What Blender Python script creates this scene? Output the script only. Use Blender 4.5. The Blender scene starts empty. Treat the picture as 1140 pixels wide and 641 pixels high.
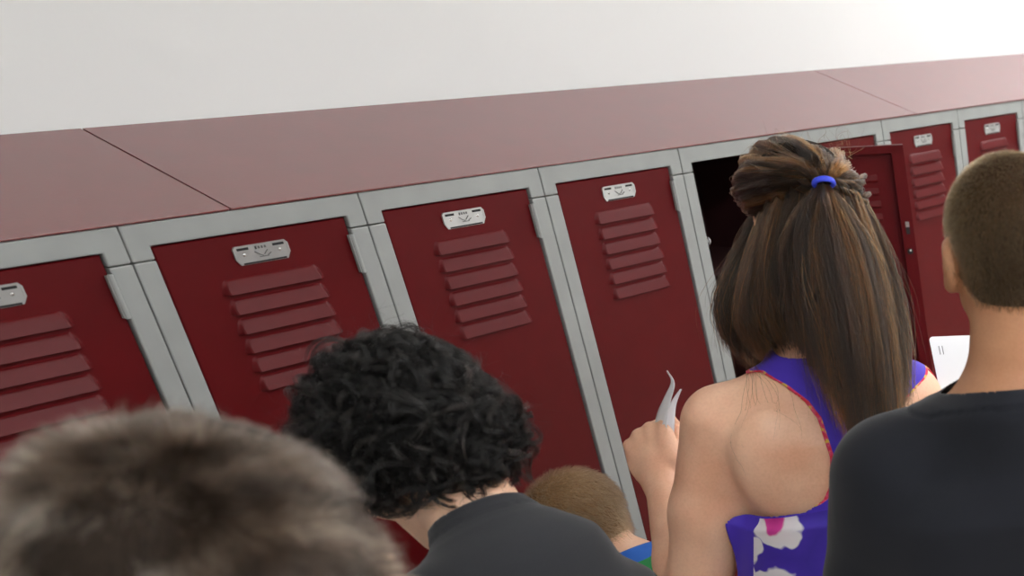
import bpy, math, random
import numpy as np
from mathutils import Vector, Matrix, Euler

random.seed(7)
rng = np.random.default_rng(11)
col = bpy.context.scene.collection
PI = math.pi
V3 = lambda *a: np.array(a)
KID_STRIPE = .46
P = 0.305            # locker pitch
ZT = 1.57            # height of the locker fronts
DEP = 0.304          # locker depth
RISE = 0.1003        # rise of the sloped top

# ------------------------------------------------------------------ materials
def newmat(name):
    m = bpy.data.materials.new(name); m.use_nodes = True
    nt = m.node_tree; b = nt.nodes['Principled BSDF']
    return m, nt, b
def srgb(r, g, b):
    f = lambda c: (c/255/12.92) if c/255 <= .04045 else ((c/255+.055)/1.055)**2.4
    return (f(r), f(g), f(b), 1)
def noise(nt, scale, detail=2.0, coord='Object', rough=.5):
    tc = nt.nodes.new('ShaderNodeTexCoord'); n = nt.nodes.new('ShaderNodeTexNoise')
    n.inputs['Scale'].default_value = scale; n.inputs['Detail'].default_value = detail
    n.inputs['Roughness'].default_value = rough
    nt.links.new(tc.outputs[coord], n.inputs['Vector']); return n
def ramp(nt, src, stops):
    r = nt.nodes.new('ShaderNodeValToRGB'); e = r.color_ramp.elements
    while len(e) < len(stops): e.new(.5)
    for i, (p, c) in enumerate(stops): e[i].position = p; e[i].color = c
    nt.links.new(src, r.inputs['Fac']); return r
def bump(nt, b, src, strength, dist=.001):
    bp = nt.nodes.new('ShaderNodeBump'); bp.inputs['Strength'].default_value = strength
    bp.inputs['Distance'].default_value = dist
    nt.links.new(src, bp.inputs['Height']); nt.links.new(bp.outputs['Normal'], b.inputs['Normal'])
def simple(name, c, rough=.5, metal=0., var=.06, scale=30., bmp=0., spec=.5, coat=0., sheen=0., bscale=None, bdist=.001):
    m, nt, b = newmat(name)
    lo = tuple(v*(1-var) for v in c[:3])+(1,); hi = tuple(min(1, v*(1+var)) for v in c[:3])+(1,)
    n = noise(nt, scale); r = ramp(nt, n.outputs['Fac'], [(.3, lo), (.7, hi)])
    nt.links.new(r.outputs['Color'], b.inputs['Base Color'])
    b.inputs['Roughness'].default_value = rough; b.inputs['Metallic'].default_value = metal
    b.inputs['Specular IOR Level'].default_value = spec
    b.inputs['Coat Weight'].default_value = coat; b.inputs['Coat Roughness'].default_value = .25
    b.inputs['Sheen Weight'].default_value = sheen
    if bmp: bump(nt, b, noise(nt, bscale or 400, 3).outputs['Fac'], bmp, bdist)
    return m
def skin(name, c, c2, rough=.5, sss=.12):
    m, nt, b = newmat(name)
    n = noise(nt, 14, 4); r = ramp(nt, n.outputs['Fac'], [(.3, c), (.75, c2)])
    n2 = noise(nt, 260, 3)
    mx = nt.nodes.new('ShaderNodeMix'); mx.data_type = 'RGBA'; mx.blend_type = 'MULTIPLY'; mx.inputs['Factor'].default_value = .22
    r2 = ramp(nt, n2.outputs['Fac'], [(.3, (.72, .62, .58, 1)), (.6, (1, 1, 1, 1))])
    nt.links.new(r.outputs['Color'], mx.inputs['A']); nt.links.new(r2.outputs['Color'], mx.inputs['B'])
    nt.links.new(mx.outputs['Result'], b.inputs['Base Color'])
    b.inputs['Roughness'].default_value = rough
    b.inputs['Subsurface Weight'].default_value = sss; b.inputs['Subsurface Radius'].default_value = (.012, .005, .003)
    b.inputs['Subsurface Scale'].default_value = .5
    bump(nt, b, n2.outputs['Fac'], .15, .0006)
    return m
def fabric(name, c, var=.1, rough=.9, scale=900, sheen=.15):
    m, nt, b = newmat(name)
    n = noise(nt, scale, 2); lo = tuple(v*(1-var) for v in c[:3])+(1,); hi = tuple(v*(1+var) for v in c[:3])+(1,)
    r = ramp(nt, n.outputs['Fac'], [(.3, lo), (.7, hi)]); nt.links.new(r.outputs['Color'], b.inputs['Base Color'])
    b.inputs['Roughness'].default_value = rough; b.inputs['Sheen Weight'].default_value = sheen
    b.inputs['Specular IOR Level'].default_value = .2
    w = nt.nodes.new('ShaderNodeTexWave'); w.inputs['Scale'].default_value = 350; w.bands_direction = 'Z'
    tc = nt.nodes.new('ShaderNodeTexCoord'); nt.links.new(tc.outputs['Object'], w.inputs['Vector'])
    bump(nt, b, w.outputs['Fac'], .25, .0005)
    return m
def hairmat(name, stops, rough=.35, spec=.5, tip=None):
    """colour varies from strand to strand and along the strand"""
    m, nt, b = newmat(name)
    at = nt.nodes.new('ShaderNodeAttribute'); at.attribute_name = 'tone'
    r = ramp(nt, at.outputs['Fac'], stops)
    nt.nodes.remove(b); h = nt.nodes.new('ShaderNodeBsdfHairPrincipled'); h.parametrization = 'COLOR'
    nt.links.new(r.outputs['Color'], h.inputs['Color']); h.inputs['Roughness'].default_value = rough
    h.inputs['Radial Roughness'].default_value = .4; h.inputs['IOR'].default_value = 1.40; h.inputs['Random Roughness'].default_value = .1
    out = [n for n in nt.nodes if n.type == 'OUTPUT_MATERIAL'][0]; nt.links.new(h.outputs[0], out.inputs['Surface'])
    return m

RED = srgb(120, 22, 28)
M = {}
def paint(name, c, rough, coat=0., bs=160, bd=.0004, bstr=.35, var=.05):
    return simple(name, c, rough, 0, var, 18, bstr, .5, coat, 0, bs, bd)
M['red'] = paint('locker_red_enamel', srgb(86, 5, 11), .42)
M['red'].node_tree.nodes['Principled BSDF'].inputs['Specular IOR Level'].default_value = .2
M['red_top'] = paint('locker_top_red_enamel', srgb(108, 18, 20), .30, .9, 220, bstr=.15)
M['red_top'].node_tree.nodes['Principled BSDF'].inputs['IOR'].default_value = 1.5
M['red_top'].node_tree.nodes['Principled BSDF'].inputs['Coat IOR'].default_value = 1.65
M['grey'] = paint('locker_frame_grey_enamel', srgb(150, 153, 152), .38)
M['inner'] = simple('locker_inside_shaded_red', srgb(46, 12, 14), .6)  # red darkened so the open locker's inside reads as shaded
M['plate'] = simple('number_plate_aluminium', srgb(196, 196, 196), .30, .75, .05, 60, .15)
M['dark'] = simple('dark_recess_and_shadow', (.01, .01, .01, 1), .7)  # black for slots and wells, and for the plate's painted shadow strip
M['ink'] = simple('dark_stamped_mark', (.12, .12, .12, 1), .6)
M['chrome'] = simple('zinc_latch_metal', srgb(200, 200, 198), .25, .9)
M['bumper'] = simple('pale_rubber_bumper', srgb(205, 205, 205), .45)
M['wall'] = simple('white_wall_paint', srgb(224, 225, 225), .7, 0, .015, 2, .2, .3, 0, 0, 60, .0006)
M['ceil'] = simple('ceiling_tile', srgb(235, 235, 230), .9, 0, .05, 120, .4)
M['paper'] = simple('white_paper', srgb(236, 238, 242), .6, 0, .01, 8)
M['print'] = simple('grey_print', srgb(120, 120, 126), .8)
M['diff'], nt, b = newmat('ceiling_light_diffuser')
b.inputs['Emission Color'].default_value = (1, 1, 1, 1); b.inputs['Emission Strength'].default_value = 18.0
def floor_mat():
    m, nt, b = newmat('speckled_vinyl_tile')
    tc = nt.nodes.new('ShaderNodeTexCoord'); br = nt.nodes.new('ShaderNodeTexBrick')
    br.offset = 0; br.inputs['Scale'].default_value = 1; br.inputs['Brick Width'].default_value = .305; br.inputs['Row Height'].default_value = .305
    br.inputs['Mortar Size'].default_value = .0015
    br.inputs['Color1'].default_value = srgb(196, 188, 172); br.inputs['Color2'].default_value = srgb(186, 178, 162); br.inputs['Mortar'].default_value = srgb(120, 112, 100)
    nt.links.new(tc.outputs['Object'], br.inputs['Vector']); nt.links.new(br.outputs['Color'], b.inputs['Base Color'])
    b.inputs['Roughness'].default_value = .3; return m
M['floor'] = floor_mat()
M['skin_tan'] = skin('tanned_pink_skin', srgb(238, 182, 150), srgb(250, 206, 176))
M['skin_fair'] = skin('fair_skin', srgb(232, 186, 156), srgb(242, 200, 174))
M['skin_brown'] = skin('light_brown_skin', srgb(178, 126, 92), srgb(198, 146, 110))
M['eye'] = simple('eye_white', srgb(235, 232, 228), .15)
M['iris'] = simple('dark_iris', srgb(50, 34, 24), .1)
M['lip'] = simple('lips', srgb(184, 104, 96), .45)
M['black_tee'] = fabric('black_cotton_jersey', srgb(25, 27, 34))
M['char_tee'] = fabric('charcoal_cotton_jersey', srgb(46, 47, 51))
M['denim'] = fabric('blue_denim', srgb(52, 62, 88))
M['khaki'] = fabric('khaki_twill', srgb(150, 134, 104))
M['olive'] = fabric('grey_green_cotton', srgb(96, 104, 92))
M['shoe'] = simple('dark_shoe_leather', srgb(34, 32, 32), .5)
M['sole'] = simple('white_rubber_sole', srgb(220, 220, 214), .6)
M['tie'] = simple('blue_elastic', srgb(52, 70, 214), .6, 0, .1, 200, .3)
M['hair_black'] = hairmat('curly_black_hair', [(0, srgb(4, 4, 4)), (.6, srgb(10, 9, 9)), (1, srgb(48, 43, 41))], .30, .6)  # palest stop adds the shine of the curls to their colour
M['hair_brown'] = hairmat('long_brown_hair', [(0, srgb(11, 7, 4)), (.45, srgb(34, 20, 11)), (.75, srgb(92, 56, 25)), (1, srgb(180, 124, 60))], .30, .5)
M['hair_buzz'] = hairmat('buzzed_brown_hair', [(0, srgb(36, 28, 18)), (.6, srgb(82, 64, 42)), (1, srgb(140, 110, 70))], .38, .6)
M['hair_blond'] = hairmat('sandy_hair', [(0, srgb(116, 94, 70)), (.6, srgb(176, 150, 116)), (1, srgb(220, 196, 160))], .4, .5)
M['hair_mouse'] = hairmat('mousy_brown_hair', [(0, srgb(22, 17, 13)), (.5, srgb(50, 39, 31)), (1, srgb(156, 138, 122))], .36, .6)  # palest tone puts highlights from above into the strand colour
def basehair(name, c):  # dense under layer below the strands
    m, nt, b = newmat(name)
    tc = nt.nodes.new('ShaderNodeTexCoord'); mp = nt.nodes.new('ShaderNodeMapping'); mp.inputs['Scale'].default_value = (420, 420, 30)
    n = nt.nodes.new('ShaderNodeTexNoise'); n.inputs['Scale'].default_value = 1; n.inputs['Detail'].default_value = 3
    nt.links.new(tc.outputs['Object'], mp.inputs['Vector']); nt.links.new(mp.outputs['Vector'], n.inputs['Vector'])
    r = ramp(nt, n.outputs['Fac'], [(.35, tuple(v*.6 for v in c[:3])+(1,)), (.7, c)])
    nt.links.new(r.outputs['Color'], b.inputs['Base Color']); b.inputs['Roughness'].default_value = .85; b.inputs['Specular IOR Level'].default_value = .15
    bump(nt, b, n.outputs['Fac'], .6, .002); return m
M['base_brown'] = basehair('long_brown_hair_mass', srgb(34, 24, 18))
M['base_black'] = basehair('curly_black_hair_mass', srgb(12, 11, 11))
M['base_mouse'] = basehair('mousy_hair_mass', srgb(46, 37, 30))
M['base_blond'] = basehair('sandy_hair_mass', srgb(146, 116, 84))
M['base_buzz'] = basehair('buzzed_hair_mass', srgb(64, 48, 34))  # brown under layer of the buzzed hair

def floral():
    m, nt, b = newmat('blue_floral_dress')
    tc = nt.nodes.new('ShaderNodeTexCoord')
    wn = nt.nodes.new('ShaderNodeTexNoise'); wn.inputs['Scale'].default_value = 26; wn.inputs['Detail'].default_value = 2
    nt.links.new(tc.outputs['Object'], wn.inputs['Vector'])
    add = nt.nodes.new('ShaderNodeMix'); add.data_type = 'RGBA'; add.blend_type = 'LINEAR_LIGHT'; add.inputs['Factor'].default_value = .022
    nt.links.new(tc.outputs['Object'], add.inputs['A']); nt.links.new(wn.outputs['Color'], add.inputs['B'])
    v = nt.nodes.new('ShaderNodeTexVoronoi'); v.inputs['Scale'].default_value = 10.5; v.inputs['Randomness'].default_value = .9
    nt.links.new(add.outputs['Result'], v.inputs['Vector'])
    r = ramp(nt, v.outputs['Distance'], [(0, srgb(196, 40, 140)), (.20, srgb(214, 60, 158)), (.24, srgb(240, 232, 238)), (.42, srgb(236, 234, 240)), (.45, srgb(66, 40, 176)), (1, srgb(48, 28, 150))])
    r.color_ramp.interpolation = 'LINEAR'
    at = nt.nodes.new('ShaderNodeAttribute'); at.attribute_name = 'edge'       # distance from the neckline: the sewn trim
    n2 = nt.nodes.new('ShaderNodeTexNoise'); n2.inputs['Scale'].default_value = 90
    nt.links.new(tc.outputs['Object'], n2.inputs['Vector'])
    tr = ramp(nt, n2.outputs['Fac'], [(.4, srgb(214, 34, 60)), (.52, srgb(226, 70, 120)), (.6, srgb(226, 190, 70))])
    lt = nt.nodes.new('ShaderNodeMath'); lt.operation = 'LESS_THAN'; lt.inputs[1].default_value = .0060
    nt.links.new(at.outputs['Fac'], lt.inputs[0])
    pl = nt.nodes.new('ShaderNodeMath'); pl.operation = 'LESS_THAN'; pl.inputs[1].default_value = .045   # plain blue band inside the trim
    nt.links.new(at.outputs['Fac'], pl.inputs[0])
    m1 = nt.nodes.new('ShaderNodeMix'); m1.data_type = 'RGBA'; m1.inputs['B'].default_value = srgb(70, 44, 190)
    nt.links.new(pl.outputs[0], m1.inputs['Factor']); nt.links.new(r.outputs['Color'], m1.inputs['A'])
    m2 = nt.nodes.new('ShaderNodeMix'); m2.data_type = 'RGBA'
    nt.links.new(lt.outputs[0], m2.inputs['Factor']); nt.links.new(m1.outputs['Result'], m2.inputs['A']); nt.links.new(tr.outputs['Color'], m2.inputs['B'])
    nt.links.new(m2.outputs['Result'], b.inputs['Base Color'])
    b.inputs['Roughness'].default_value = .7; b.inputs['Sheen Weight'].default_value = .1
    return m
M['floral'] = floral()
def stripes():
    m, nt, b = newmat('blue_and_green_rugby_stripe')
    tc = nt.nodes.new('ShaderNodeTexCoord'); sx = nt.nodes.new('ShaderNodeSeparateXYZ'); nt.links.new(tc.outputs['Object'], sx.inputs[0])
    r = ramp(nt, sx.outputs['Z'], [(0, srgb(40, 100, 190)), (.5, srgb(40, 132, 70))]); r.color_ramp.interpolation = 'CONSTANT'
    mm = nt.nodes.new('ShaderNodeMath'); mm.operation = 'FRACT'
    ml = nt.nodes.new('ShaderNodeMath'); ml.operation = 'MULTIPLY_ADD'; ml.inputs[1].default_value = 12.0; ml.inputs[2].default_value = KID_STRIPE
    nt.links.new(sx.outputs['Z'], ml.inputs[0]); nt.links.new(ml.outputs[0], mm.inputs[0]); nt.links.new(mm.outputs[0], r.inputs['Fac'])
    nt.links.new(r.outputs['Color'], b.inputs['Base Color']); b.inputs['Roughness'].default_value = .85
    return m
M['stripe'] = stripes()

# ------------------------------------------------------------------ mesh kit
def mesh_obj(name, verts, faces, mat, parent=None, smooth=False, mats=None, fmat=None):
    me = bpy.data.meshes.new(name)
    verts = np.asarray(verts, dtype=np.float32)
    if isinstance(faces, np.ndarray):
        me.vertices.add(len(verts)); me.vertices.foreach_set('co', verts.ravel())
        n, k = faces.shape
        me.loops.add(n*k); me.loops.foreach_set('vertex_index', faces.ravel().astype(np.int32))
        me.polygons.add(n); me.polygons.foreach_set('loop_start', np.arange(0, n*k, k, dtype=np.int32))
        me.polygons.foreach_set('loop_total', np.full(n, k, dtype=np.int32))
        me.update(calc_edges=True); me.validate()
    else:
        me.from_pydata([tuple(map(float, v)) for v in verts], [], faces)
    for m in (mats or [mat]): me.materials.append(m)
    if fmat is not None:
        for p, i in zip(me.polygons, fmat): p.material_index = i
    if smooth: me.polygons.foreach_set('use_smooth', [True]*len(me.polygons))
    me.update()
    o = bpy.data.objects.new(name, me); col.objects.link(o)
    if parent is not None: o.parent = parent
    return o
class MB:
    """collects boxes, prisms and tubes into one mesh"""
    def __init__(s): s.v = []; s.f = []; s.m = []
    def add(s, vs, fs, mi=0):
        b = len(s.v); s.v += [tuple(v) for v in vs]; s.f += [[b+i for i in f] for f in fs]; s.m += [mi]*len(fs); return s
    def box(s, x0, x1, y0, y1, z0, z1, mi=0, mat=None):
        vs = [Vector((x, y, z)) for z in (z0, z1) for y in (y0, y1) for x in (x0, x1)]
        if mat is not None: vs = [mat @ v for v in vs]
        return s.add(vs, [(0,2,3,1),(4,5,7,6),(0,1,5,4),(2,6,7,3),(0,4,6,2),(1,3,7,5)], mi)
    def prism(s, pts, axis, a, b, mi=0):
        """pts 2D outline (counter-clockwise) extruded along axis from a to b"""
        n = len(pts)
        def mk(p, t): return {'x': (t, p[0], p[1]), 'y': (p[0], t, p[1]), 'z': (p[0], p[1], t)}[axis]
        vs = [mk(p, a) for p in pts]+[mk(p, b) for p in pts]
        fs = [list(range(n))[::-1], list(range(n, 2*n))]+[(i, (i+1) % n, n+(i+1) % n, n+i) for i in range(n)]
        return s.add(vs, fs, mi)
    def cyl(s, c, d, r, h, seg=16, mi=0, r2=None):
        d = Vector(d).normalized(); u = d.orthogonal().normalized(); w = d.cross(u); c = Vector(c); r2 = r if r2 is None else r2
        vs = [c+(u*math.cos(t)+w*math.sin(t))*r for t in [2*PI*i/seg for i in range(seg)]]
        vs += [c+d*h+(u*math.cos(t)+w*math.sin(t))*r2 for t in [2*PI*i/seg for i in range(seg)]]
        fs = [list(range(seg))[::-1], list(range(seg, 2*seg))]+[(i, (i+1) % seg, seg+(i+1) % seg, seg+i) for i in range(seg)]
        return s.add(vs, fs, mi)
    def dome(s, c, d, r, h, seg=14, mi=0):
        d = Vector(d).normalized(); u = d.orthogonal().normalized(); w = d.cross(u); c = Vector(c); rings = []
        for k in range(5):
            a = k/5*PI/2; rings.append([c+d*h*math.sin(a)+(u*math.cos(t)+w*math.sin(t))*r*math.cos(a) for t in [2*PI*i/seg for i in range(seg)]])
        vs = [v for rr in rings for v in rr]+[c+d*h]
        fs = [(k*seg+i, k*seg+(i+1) % seg, (k+1)*seg+(i+1) % seg, (k+1)*seg+i) for k in range(4) for i in range(seg)]
        fs += [(4*seg+i, 4*seg+(i+1) % seg, 5*seg) for i in range(seg)]
        return s.add(vs, fs, mi)
    def build(s, name, mats, parent=None, bevel=0., smooth=False, loc=None):
        if not isinstance(mats, (list, tuple)): mats = [mats]
        o = mesh_obj(name, s.v, s.f, None, parent, smooth, list(mats), s.m)
        if bevel:
            b = o.modifiers.new('bevel', 'BEVEL'); b.width = bevel; b.segments = 2; b.limit_method = 'ANGLE'; b.angle_limit = .6
            b.use_clamp_overlap = True
        if loc is not None: o.location = loc
        return o
def empty(name, loc, rz=0., label=None, cat=None, group=None):
    o = bpy.data.objects.new(name, None); col.objects.link(o); o.location = loc; o.rotation_euler = (0, 0, rz)
    o.empty_display_size = .05
    return tag(o, label, cat, group)
def tag(o, label=None, cat=None, group=None, kind=None):
    if label: o['label'] = label
    if cat: o['category'] = cat
    if group: o['group'] = group
    if kind: o['kind'] = kind
    return o
def copy_tree(o, parent=None, kids=None):
    c = o.copy(); col.objects.link(c); c.parent = parent
    for ch in kids[o.name]: copy_tree(ch, c, kids)
    return c
def kids_map():
    k = {o.name: [] for o in bpy.data.objects}
    for o in bpy.data.objects:
        if o.parent: k[o.parent.name].append(o)
    return k

# ------------------------------------------------------------------ room
XA, XB, YB, ZC = -3.2, 6.2, -2.9, 2.9
def struct(name, mb, mat, bevel=0.): return tag(mb.build(name, mat, bevel=bevel), kind='structure')
struct('floor', MB().box(XA, XB, YB, DEP+.02, -.1, 0), M['floor'])
struct('ceiling', MB().box(XA, XB, YB, DEP+.02, ZC, ZC+.1), M['ceil'])
struct('wall_back', MB().box(XA-.1, XB+.1, DEP+.002, DEP+.12, 0, ZC), M['wall'])
struct('wall_front', MB().box(XA-.1, XB+.1, YB-.1, YB, 0, ZC), M['wall'])
struct('wall_left', MB().box(XA-.1, XA, YB, DEP+.002, 0, ZC), M['wall'])
struct('wall_right', MB().box(XB, XB+.1, YB, DEP+.002, 0, ZC), M['wall'])

# ceiling lights
def light(x, y, where):
    t = empty('ceiling_light', (x, y, ZC), 0, 'white recessed ceiling light panel '+where, 'light', 'ceiling lights along the corridor')
    m = MB()
    for a in ((-.61, .61, -.31, -.29), (-.61, .61, .29, .31), (-.61, -.59, -.29, .29), (.59, .61, -.29, .29)): m.box(a[0], a[1], a[2], a[3], -.02, .0)
    m.build('frame', M['grey'], t)
    MB().box(-.59, .59, -.29, .29, -.012, -.002).build('diffuser', M['diff'], t)
LIGHTS = [(-1.1, -2.45, 'added as unseen fill for the backs, at the left'), (.8, -2.45, 'added as unseen fill for the backs, over the middle'), (2.7, -2.2, 'beyond the open locker'), (2.9, -.75, 'close to the locker wall beyond the open locker'), (4.5, -.75, 'at the far right end of the corridor')]  # front pair at left and middle added out of view to fill the backs
for a in LIGHTS: light(*a)

# ------------------------------------------------------------------ lockers
SW, HH, CS, ZB = .0262, .0298, .0479, .10
H = ZT
def frame_mesh():
    m = MB(); g = .0007; T = .024
    # header with its two short legs, a rounded front nose
    m.prism([(g, H-CS+g), (SW, H-CS+g), (SW, H-HH), (P-SW, H-HH), (P-SW, H-CS+g), (P-g, H-CS+g), (P-g, H), (g, H)], 'y', .0, T)
    m.box(g, SW, 0, T, ZB, H-CS-g); m.box(P-SW, P-g, 0, T, ZB, H-CS-g)
    m.box(g, P-g, 0.004, T, ZB-.04, ZB)
    m.box(g, P-g, 0.05, .06, 0, ZB-.04)
    # door stops inside the opening
    m.box(SW-.001, SW+.010, .016, .02, ZB, H-HH+.001); m.box(P-SW-.008, P-SW+.001, .016, .02, ZB, H-HH+.001)
    return m
DW0, DW1, DZ0, DZ1 = SW+.0022, P-SW-.0022, ZB+.004, H-HH-.0022      # door outline
LZ = [ZT-.1100, ZT-.1377, ZT-.1654, ZT-.1931, ZT-.2208, ZT-.2485]    # lower lips of the louvres
def door_grid():
    """front sheet of the door with six pressed louvres, as one height field"""
    xs = sorted(set([DW0, DW0+.0015, .060, P-.060, DW1-.0015, DW1]+list(np.linspace(.078, .100, 12))+list(np.linspace(.205, .228, 12))+list(np.linspace(.1, .205, 8))))
    zs = [DZ0, DZ0+.0015, .30, .60, .90, 1.15, 1.25]
    for lz in LZ+[l-.56*0 for l in []]:
        zs += [lz-.0012, lz-.0006, lz, lz+.0008, lz+.002, lz+.004, lz+.008, lz+.012, lz+.016, lz+.0185, lz+.0205]
    LB = [z-1.0 for z in LZ]
    for lz in LB: zs += [lz-.0012, lz-.0006, lz, lz+.0008, lz+.002, lz+.004, lz+.008, lz+.012, lz+.016, lz+.0185, lz+.0205]
    zs += [DZ1-.03, DZ1-.0015, DZ1]
    xs = np.array(xs); zs = np.array(sorted(set(zs)))
    X, Z = np.meshgrid(xs, zs)
    Y = np.zeros_like(X)
    L0, L1 = .0865, .2215
    for lz in LZ+LB:
        t = (Z-lz)
        u_ = np.clip(t/.0205, 0, 1); prof = np.where((t > -.0003) & (t < .0205), (1-u_)**.6*(1-.25*u_), 0)      # pushed out at the lower lip, fading upward
        prof = np.where(t < 0, 0, prof)
        ex = np.clip((np.minimum(X-L0, L1-X)-.006*u_**2)/.0075, 0, 1); ex = ex*ex*(3-2*ex)
        Y -= .0088*prof*ex
    edge = (X <= DW0+1e-6) | (X >= DW1-1e-6) | (Z <= DZ0+1e-6) | (Z >= DZ1-1e-6)
    Y = Y+np.where(edge, .0015, 0)
    nz, nx = X.shape
    V = np.stack([X, Y, Z], -1).reshape(-1, 3)
    F = [(j*nx+i, j*nx+i+1, (j+1)*nx+i+1, (j+1)*nx+i) for j in range(nz-1) for i in range(nx-1)]
    return V.tolist(), F
DV, DF = door_grid()
def door_mesh(origin_hinge=True):
    m = MB()
    y0 = .0045                       # the face sits just behind the frame face
    m.add([(v[0], v[1]+y0, v[2]) for v in DV], DF)
    nb = len(m.v)
    # returned edges and the turned-in flange on the back
    e = .0012; yb = y0+.019
    for a in ((DW0, DW0+e, DZ0, DZ1), (DW1-e, DW1, DZ0, DZ1), (DW0, DW1, DZ1-e, DZ1), (DW0, DW1, DZ0, DZ0+e)):
        m.box(a[0], a[1], y0+.0016, yb, a[2], a[3])
    for a in ((DW0, DW0+.026, DZ0, DZ1), (DW1-.018, DW1, DZ0, DZ1), (DW0, DW1, DZ1-.016, DZ1), (DW0, DW1, DZ0, DZ0+.016)):
        m.box(a[0], a[1], yb-.0012, yb, a[2], a[3])
    m.box(DW0+.0255, DW0+.0267, y0+.004, yb, DZ0+.016, DZ1-.016)
    # back skin, the louvre openings show as shallow lips
    m.box(DW0+.027, DW1-.018, y0+.0022, y0+.0032, DZ0, DZ1)
    for lz in LZ+[z-1.0 for z in LZ]:
        m.prism([(y0+.0030, lz), (y0+.0075, lz+.0035), (y0+.0075, lz+.0055), (y0+.0030, lz+.017)], 'x', .092, .216)
    return m
def plate_mb(yo):
    """number plate with cut corners, top slots, rivets, faint stamped marks"""
    m = MB(); z0, z1 = ZT-.0748, ZT-.0482; xa, xb = .1172, .1885; y1 = yo; y0 = yo-.0022
    m.prism([(xa, z0+.009), (xa+.005, z0+.0005), (xb-.005, z0+.0005), (xb, z0+.009), (xb, z1-.004), (xb-.003, z1), (xa+.003, z1), (xa, z1-.004)], 'y', y0, y1, 0)
    # raised rim at the top and sides
    m.box(xa+.003, xb-.003, y0-.001, y0, z1-.002, z1, 0); m.box(xa, xa+.0022, y0-.001, y0, z0+.009, z1-.004, 0); m.box(xb-.0022, xb, y0-.001, y0, z0+.009, z1-.004, 0)
    m.box(xa+.005, xa+.020, y0-.0003, y0, z1-.0062, z1-.0028, 1); m.box(xb-.020, xb-.005, y0-.0003, y0, z1-.0062, z1-.0028, 1)
    m.box(xa+.008, xb-.007, y0-.0003, y0, z0+.0008, z0+.0032, 1)  # dark strip painted as the shadow at the bottom tab
    m.box(xa+.0285, xa+.0300, y0-.0003, y0, z1-.0072, z1-.003, 2)
    for k in range(4): m.box(xa+.028+k*.0040, xa+.0305+k*.0040, y0-.0003, y0, z1-.0068, z1-.0034, 2)
    return m
def plate_marks():
    m = MB(); z1 = ZT-.0482; xa = .1172; y0 = -.0003
    for (x, z, a, l) in ((.029, -.0125, -.7, .008), (.033, -.0155, -.5, .006), (.040, -.0125, .8, .008), (.044, -.0155, .5, .006), (.0365, -.018, 0, .012)):
        T = Matrix.Translation((xa+x, y0+.0025-.0022, z1+z)) @ Matrix.Rotation(-a, 4, 'Y')
        m.box(-l/2, l/2, -.0006, 0, -.0005, .0005, 0, T)
    return m
def make_locker():
    root = empty('locker', (0, 0, 0))
    body = MB(); t = .0012
    body.box(.001, .001+t, .024, DEP, ZB-.04, H-.004); body.box(P-.001-t, P-.001, .024, DEP, ZB-.04, H-.004)
    body.box(.001, P-.001, DEP-.002, DEP-.0008, ZB-.04, H-.004); body.box(.001, P-.001, .024, DEP, ZB, ZB+t); body.box(.001, P-.001, .024, DEP, H-.006, H-.0048)
    body.box(.003, P-.003, .024, DEP-.003, H-.26, H-.2585)
    body.box(.001, P-.001, DEP-.012, DEP-.002, 0, ZB-.04); body.box(.001, .012, .05, DEP-.002, 0, ZB-.04); body.box(P-.012, P-.001, .05, DEP-.002, 0, ZB-.04)
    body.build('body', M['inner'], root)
    frame_mesh().build('frame', M['grey'], root, bevel=.0022)
    bm_ = MB(); bm_.cyl((SW+.001, .010, ZT-.184), (1, 0, 0), .0045, .006); bm_.dome((SW+.007, .010, ZT-.184), (1, 0, 0), .0085, .006)
    return root, bm_
def make_door(root):
    d = door_mesh().build('door', M['red'], root)
    d.data.polygons.foreach_set('use_smooth', [False]*len(d.data.polygons))
    plate_mb(.0045).build('number_plate', [M['plate'], M['dark'], M['ink']], d)
    mk = plate_marks().build('stamped_mark', M['ink'], d); mk.location = (0, .0045-.0002-.0025, 0)
    for x in (.1172+.0125, .1885-.0125): MB().dome((x, .0023, ZT-.0605), (0, -1, 0), .0024, .0012).build('rivet', M['chrome'], d)
    # recessed handle well with its lift lever, on the free side at hand height
    hw = MB(); hx = DW0+.030; z0, z1 = .66, .79
    hw.box(hx-.022, hx+.022, .0022, .0046, z0, z0+.006); hw.box(hx-.022, hx+.022, .0022, .0046, z1-.006, z1); hw.box(hx-.022, hx-.017, .0022, .0046, z0, z1); hw.box(hx+.017, hx+.022, .0022, .0046, z0, z1)
    hw.box(hx-.017, hx+.017, .0040, .0050, z0, z1, 1)
    hw.build('handle_recess', [M['chrome'], M['dark']], d)
    MB().prism([(.0040, .705), (-.006, .710), (-.006, .745), (.0040, .760)], 'x', hx-.008, hx+.008).build('lift_handle', M['chrome'], d)
    return d
def hinge_mb(z):
    m = MB(); x = P-SW
    m.box(x-.0075, x+.0006, -.0030, .0034, z-.028, z+.028)
    m.cyl((x-.0035, -.0022, z-.029), (0, 0, 1), .0030, .058, 12)
    return m
proto, bumper_mb = make_locker()
door = make_door(proto)
for z in (ZT-.085, .78, .22): hinge_mb(z).build('hinge', M['grey'], proto, bevel=.0006)
tag(proto, None, 'locker', 'red lockers in the row along the white wall')
kids = kids_map()
LAB = {-1: 'red locker with grey frame cut off by the left edge of the photo',
       0: 'red locker between the leftmost cut-off locker and the one above the curly head',
       1: 'red closed locker whose door stands just above the curly black hair',
       2: 'red closed locker behind the hand holding white paper',
       3: 'open locker with dark inside and its red door swung out to the right',
       4: 'red locker mostly hidden behind the swung-open door and the long hair',
       5: 'red closed locker between the open door and the buzzed head',
       6: 'red locker above the buzzed head at the right edge, only one louvre showing'}
lockers = {}
for k in range(-1, 7):
    if k == -1: r = proto
    else: r = copy_tree(proto, None, kids)
    r.location = (k*P, 0, 0); r['label'] = LAB[k]; lockers[k] = r
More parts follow.
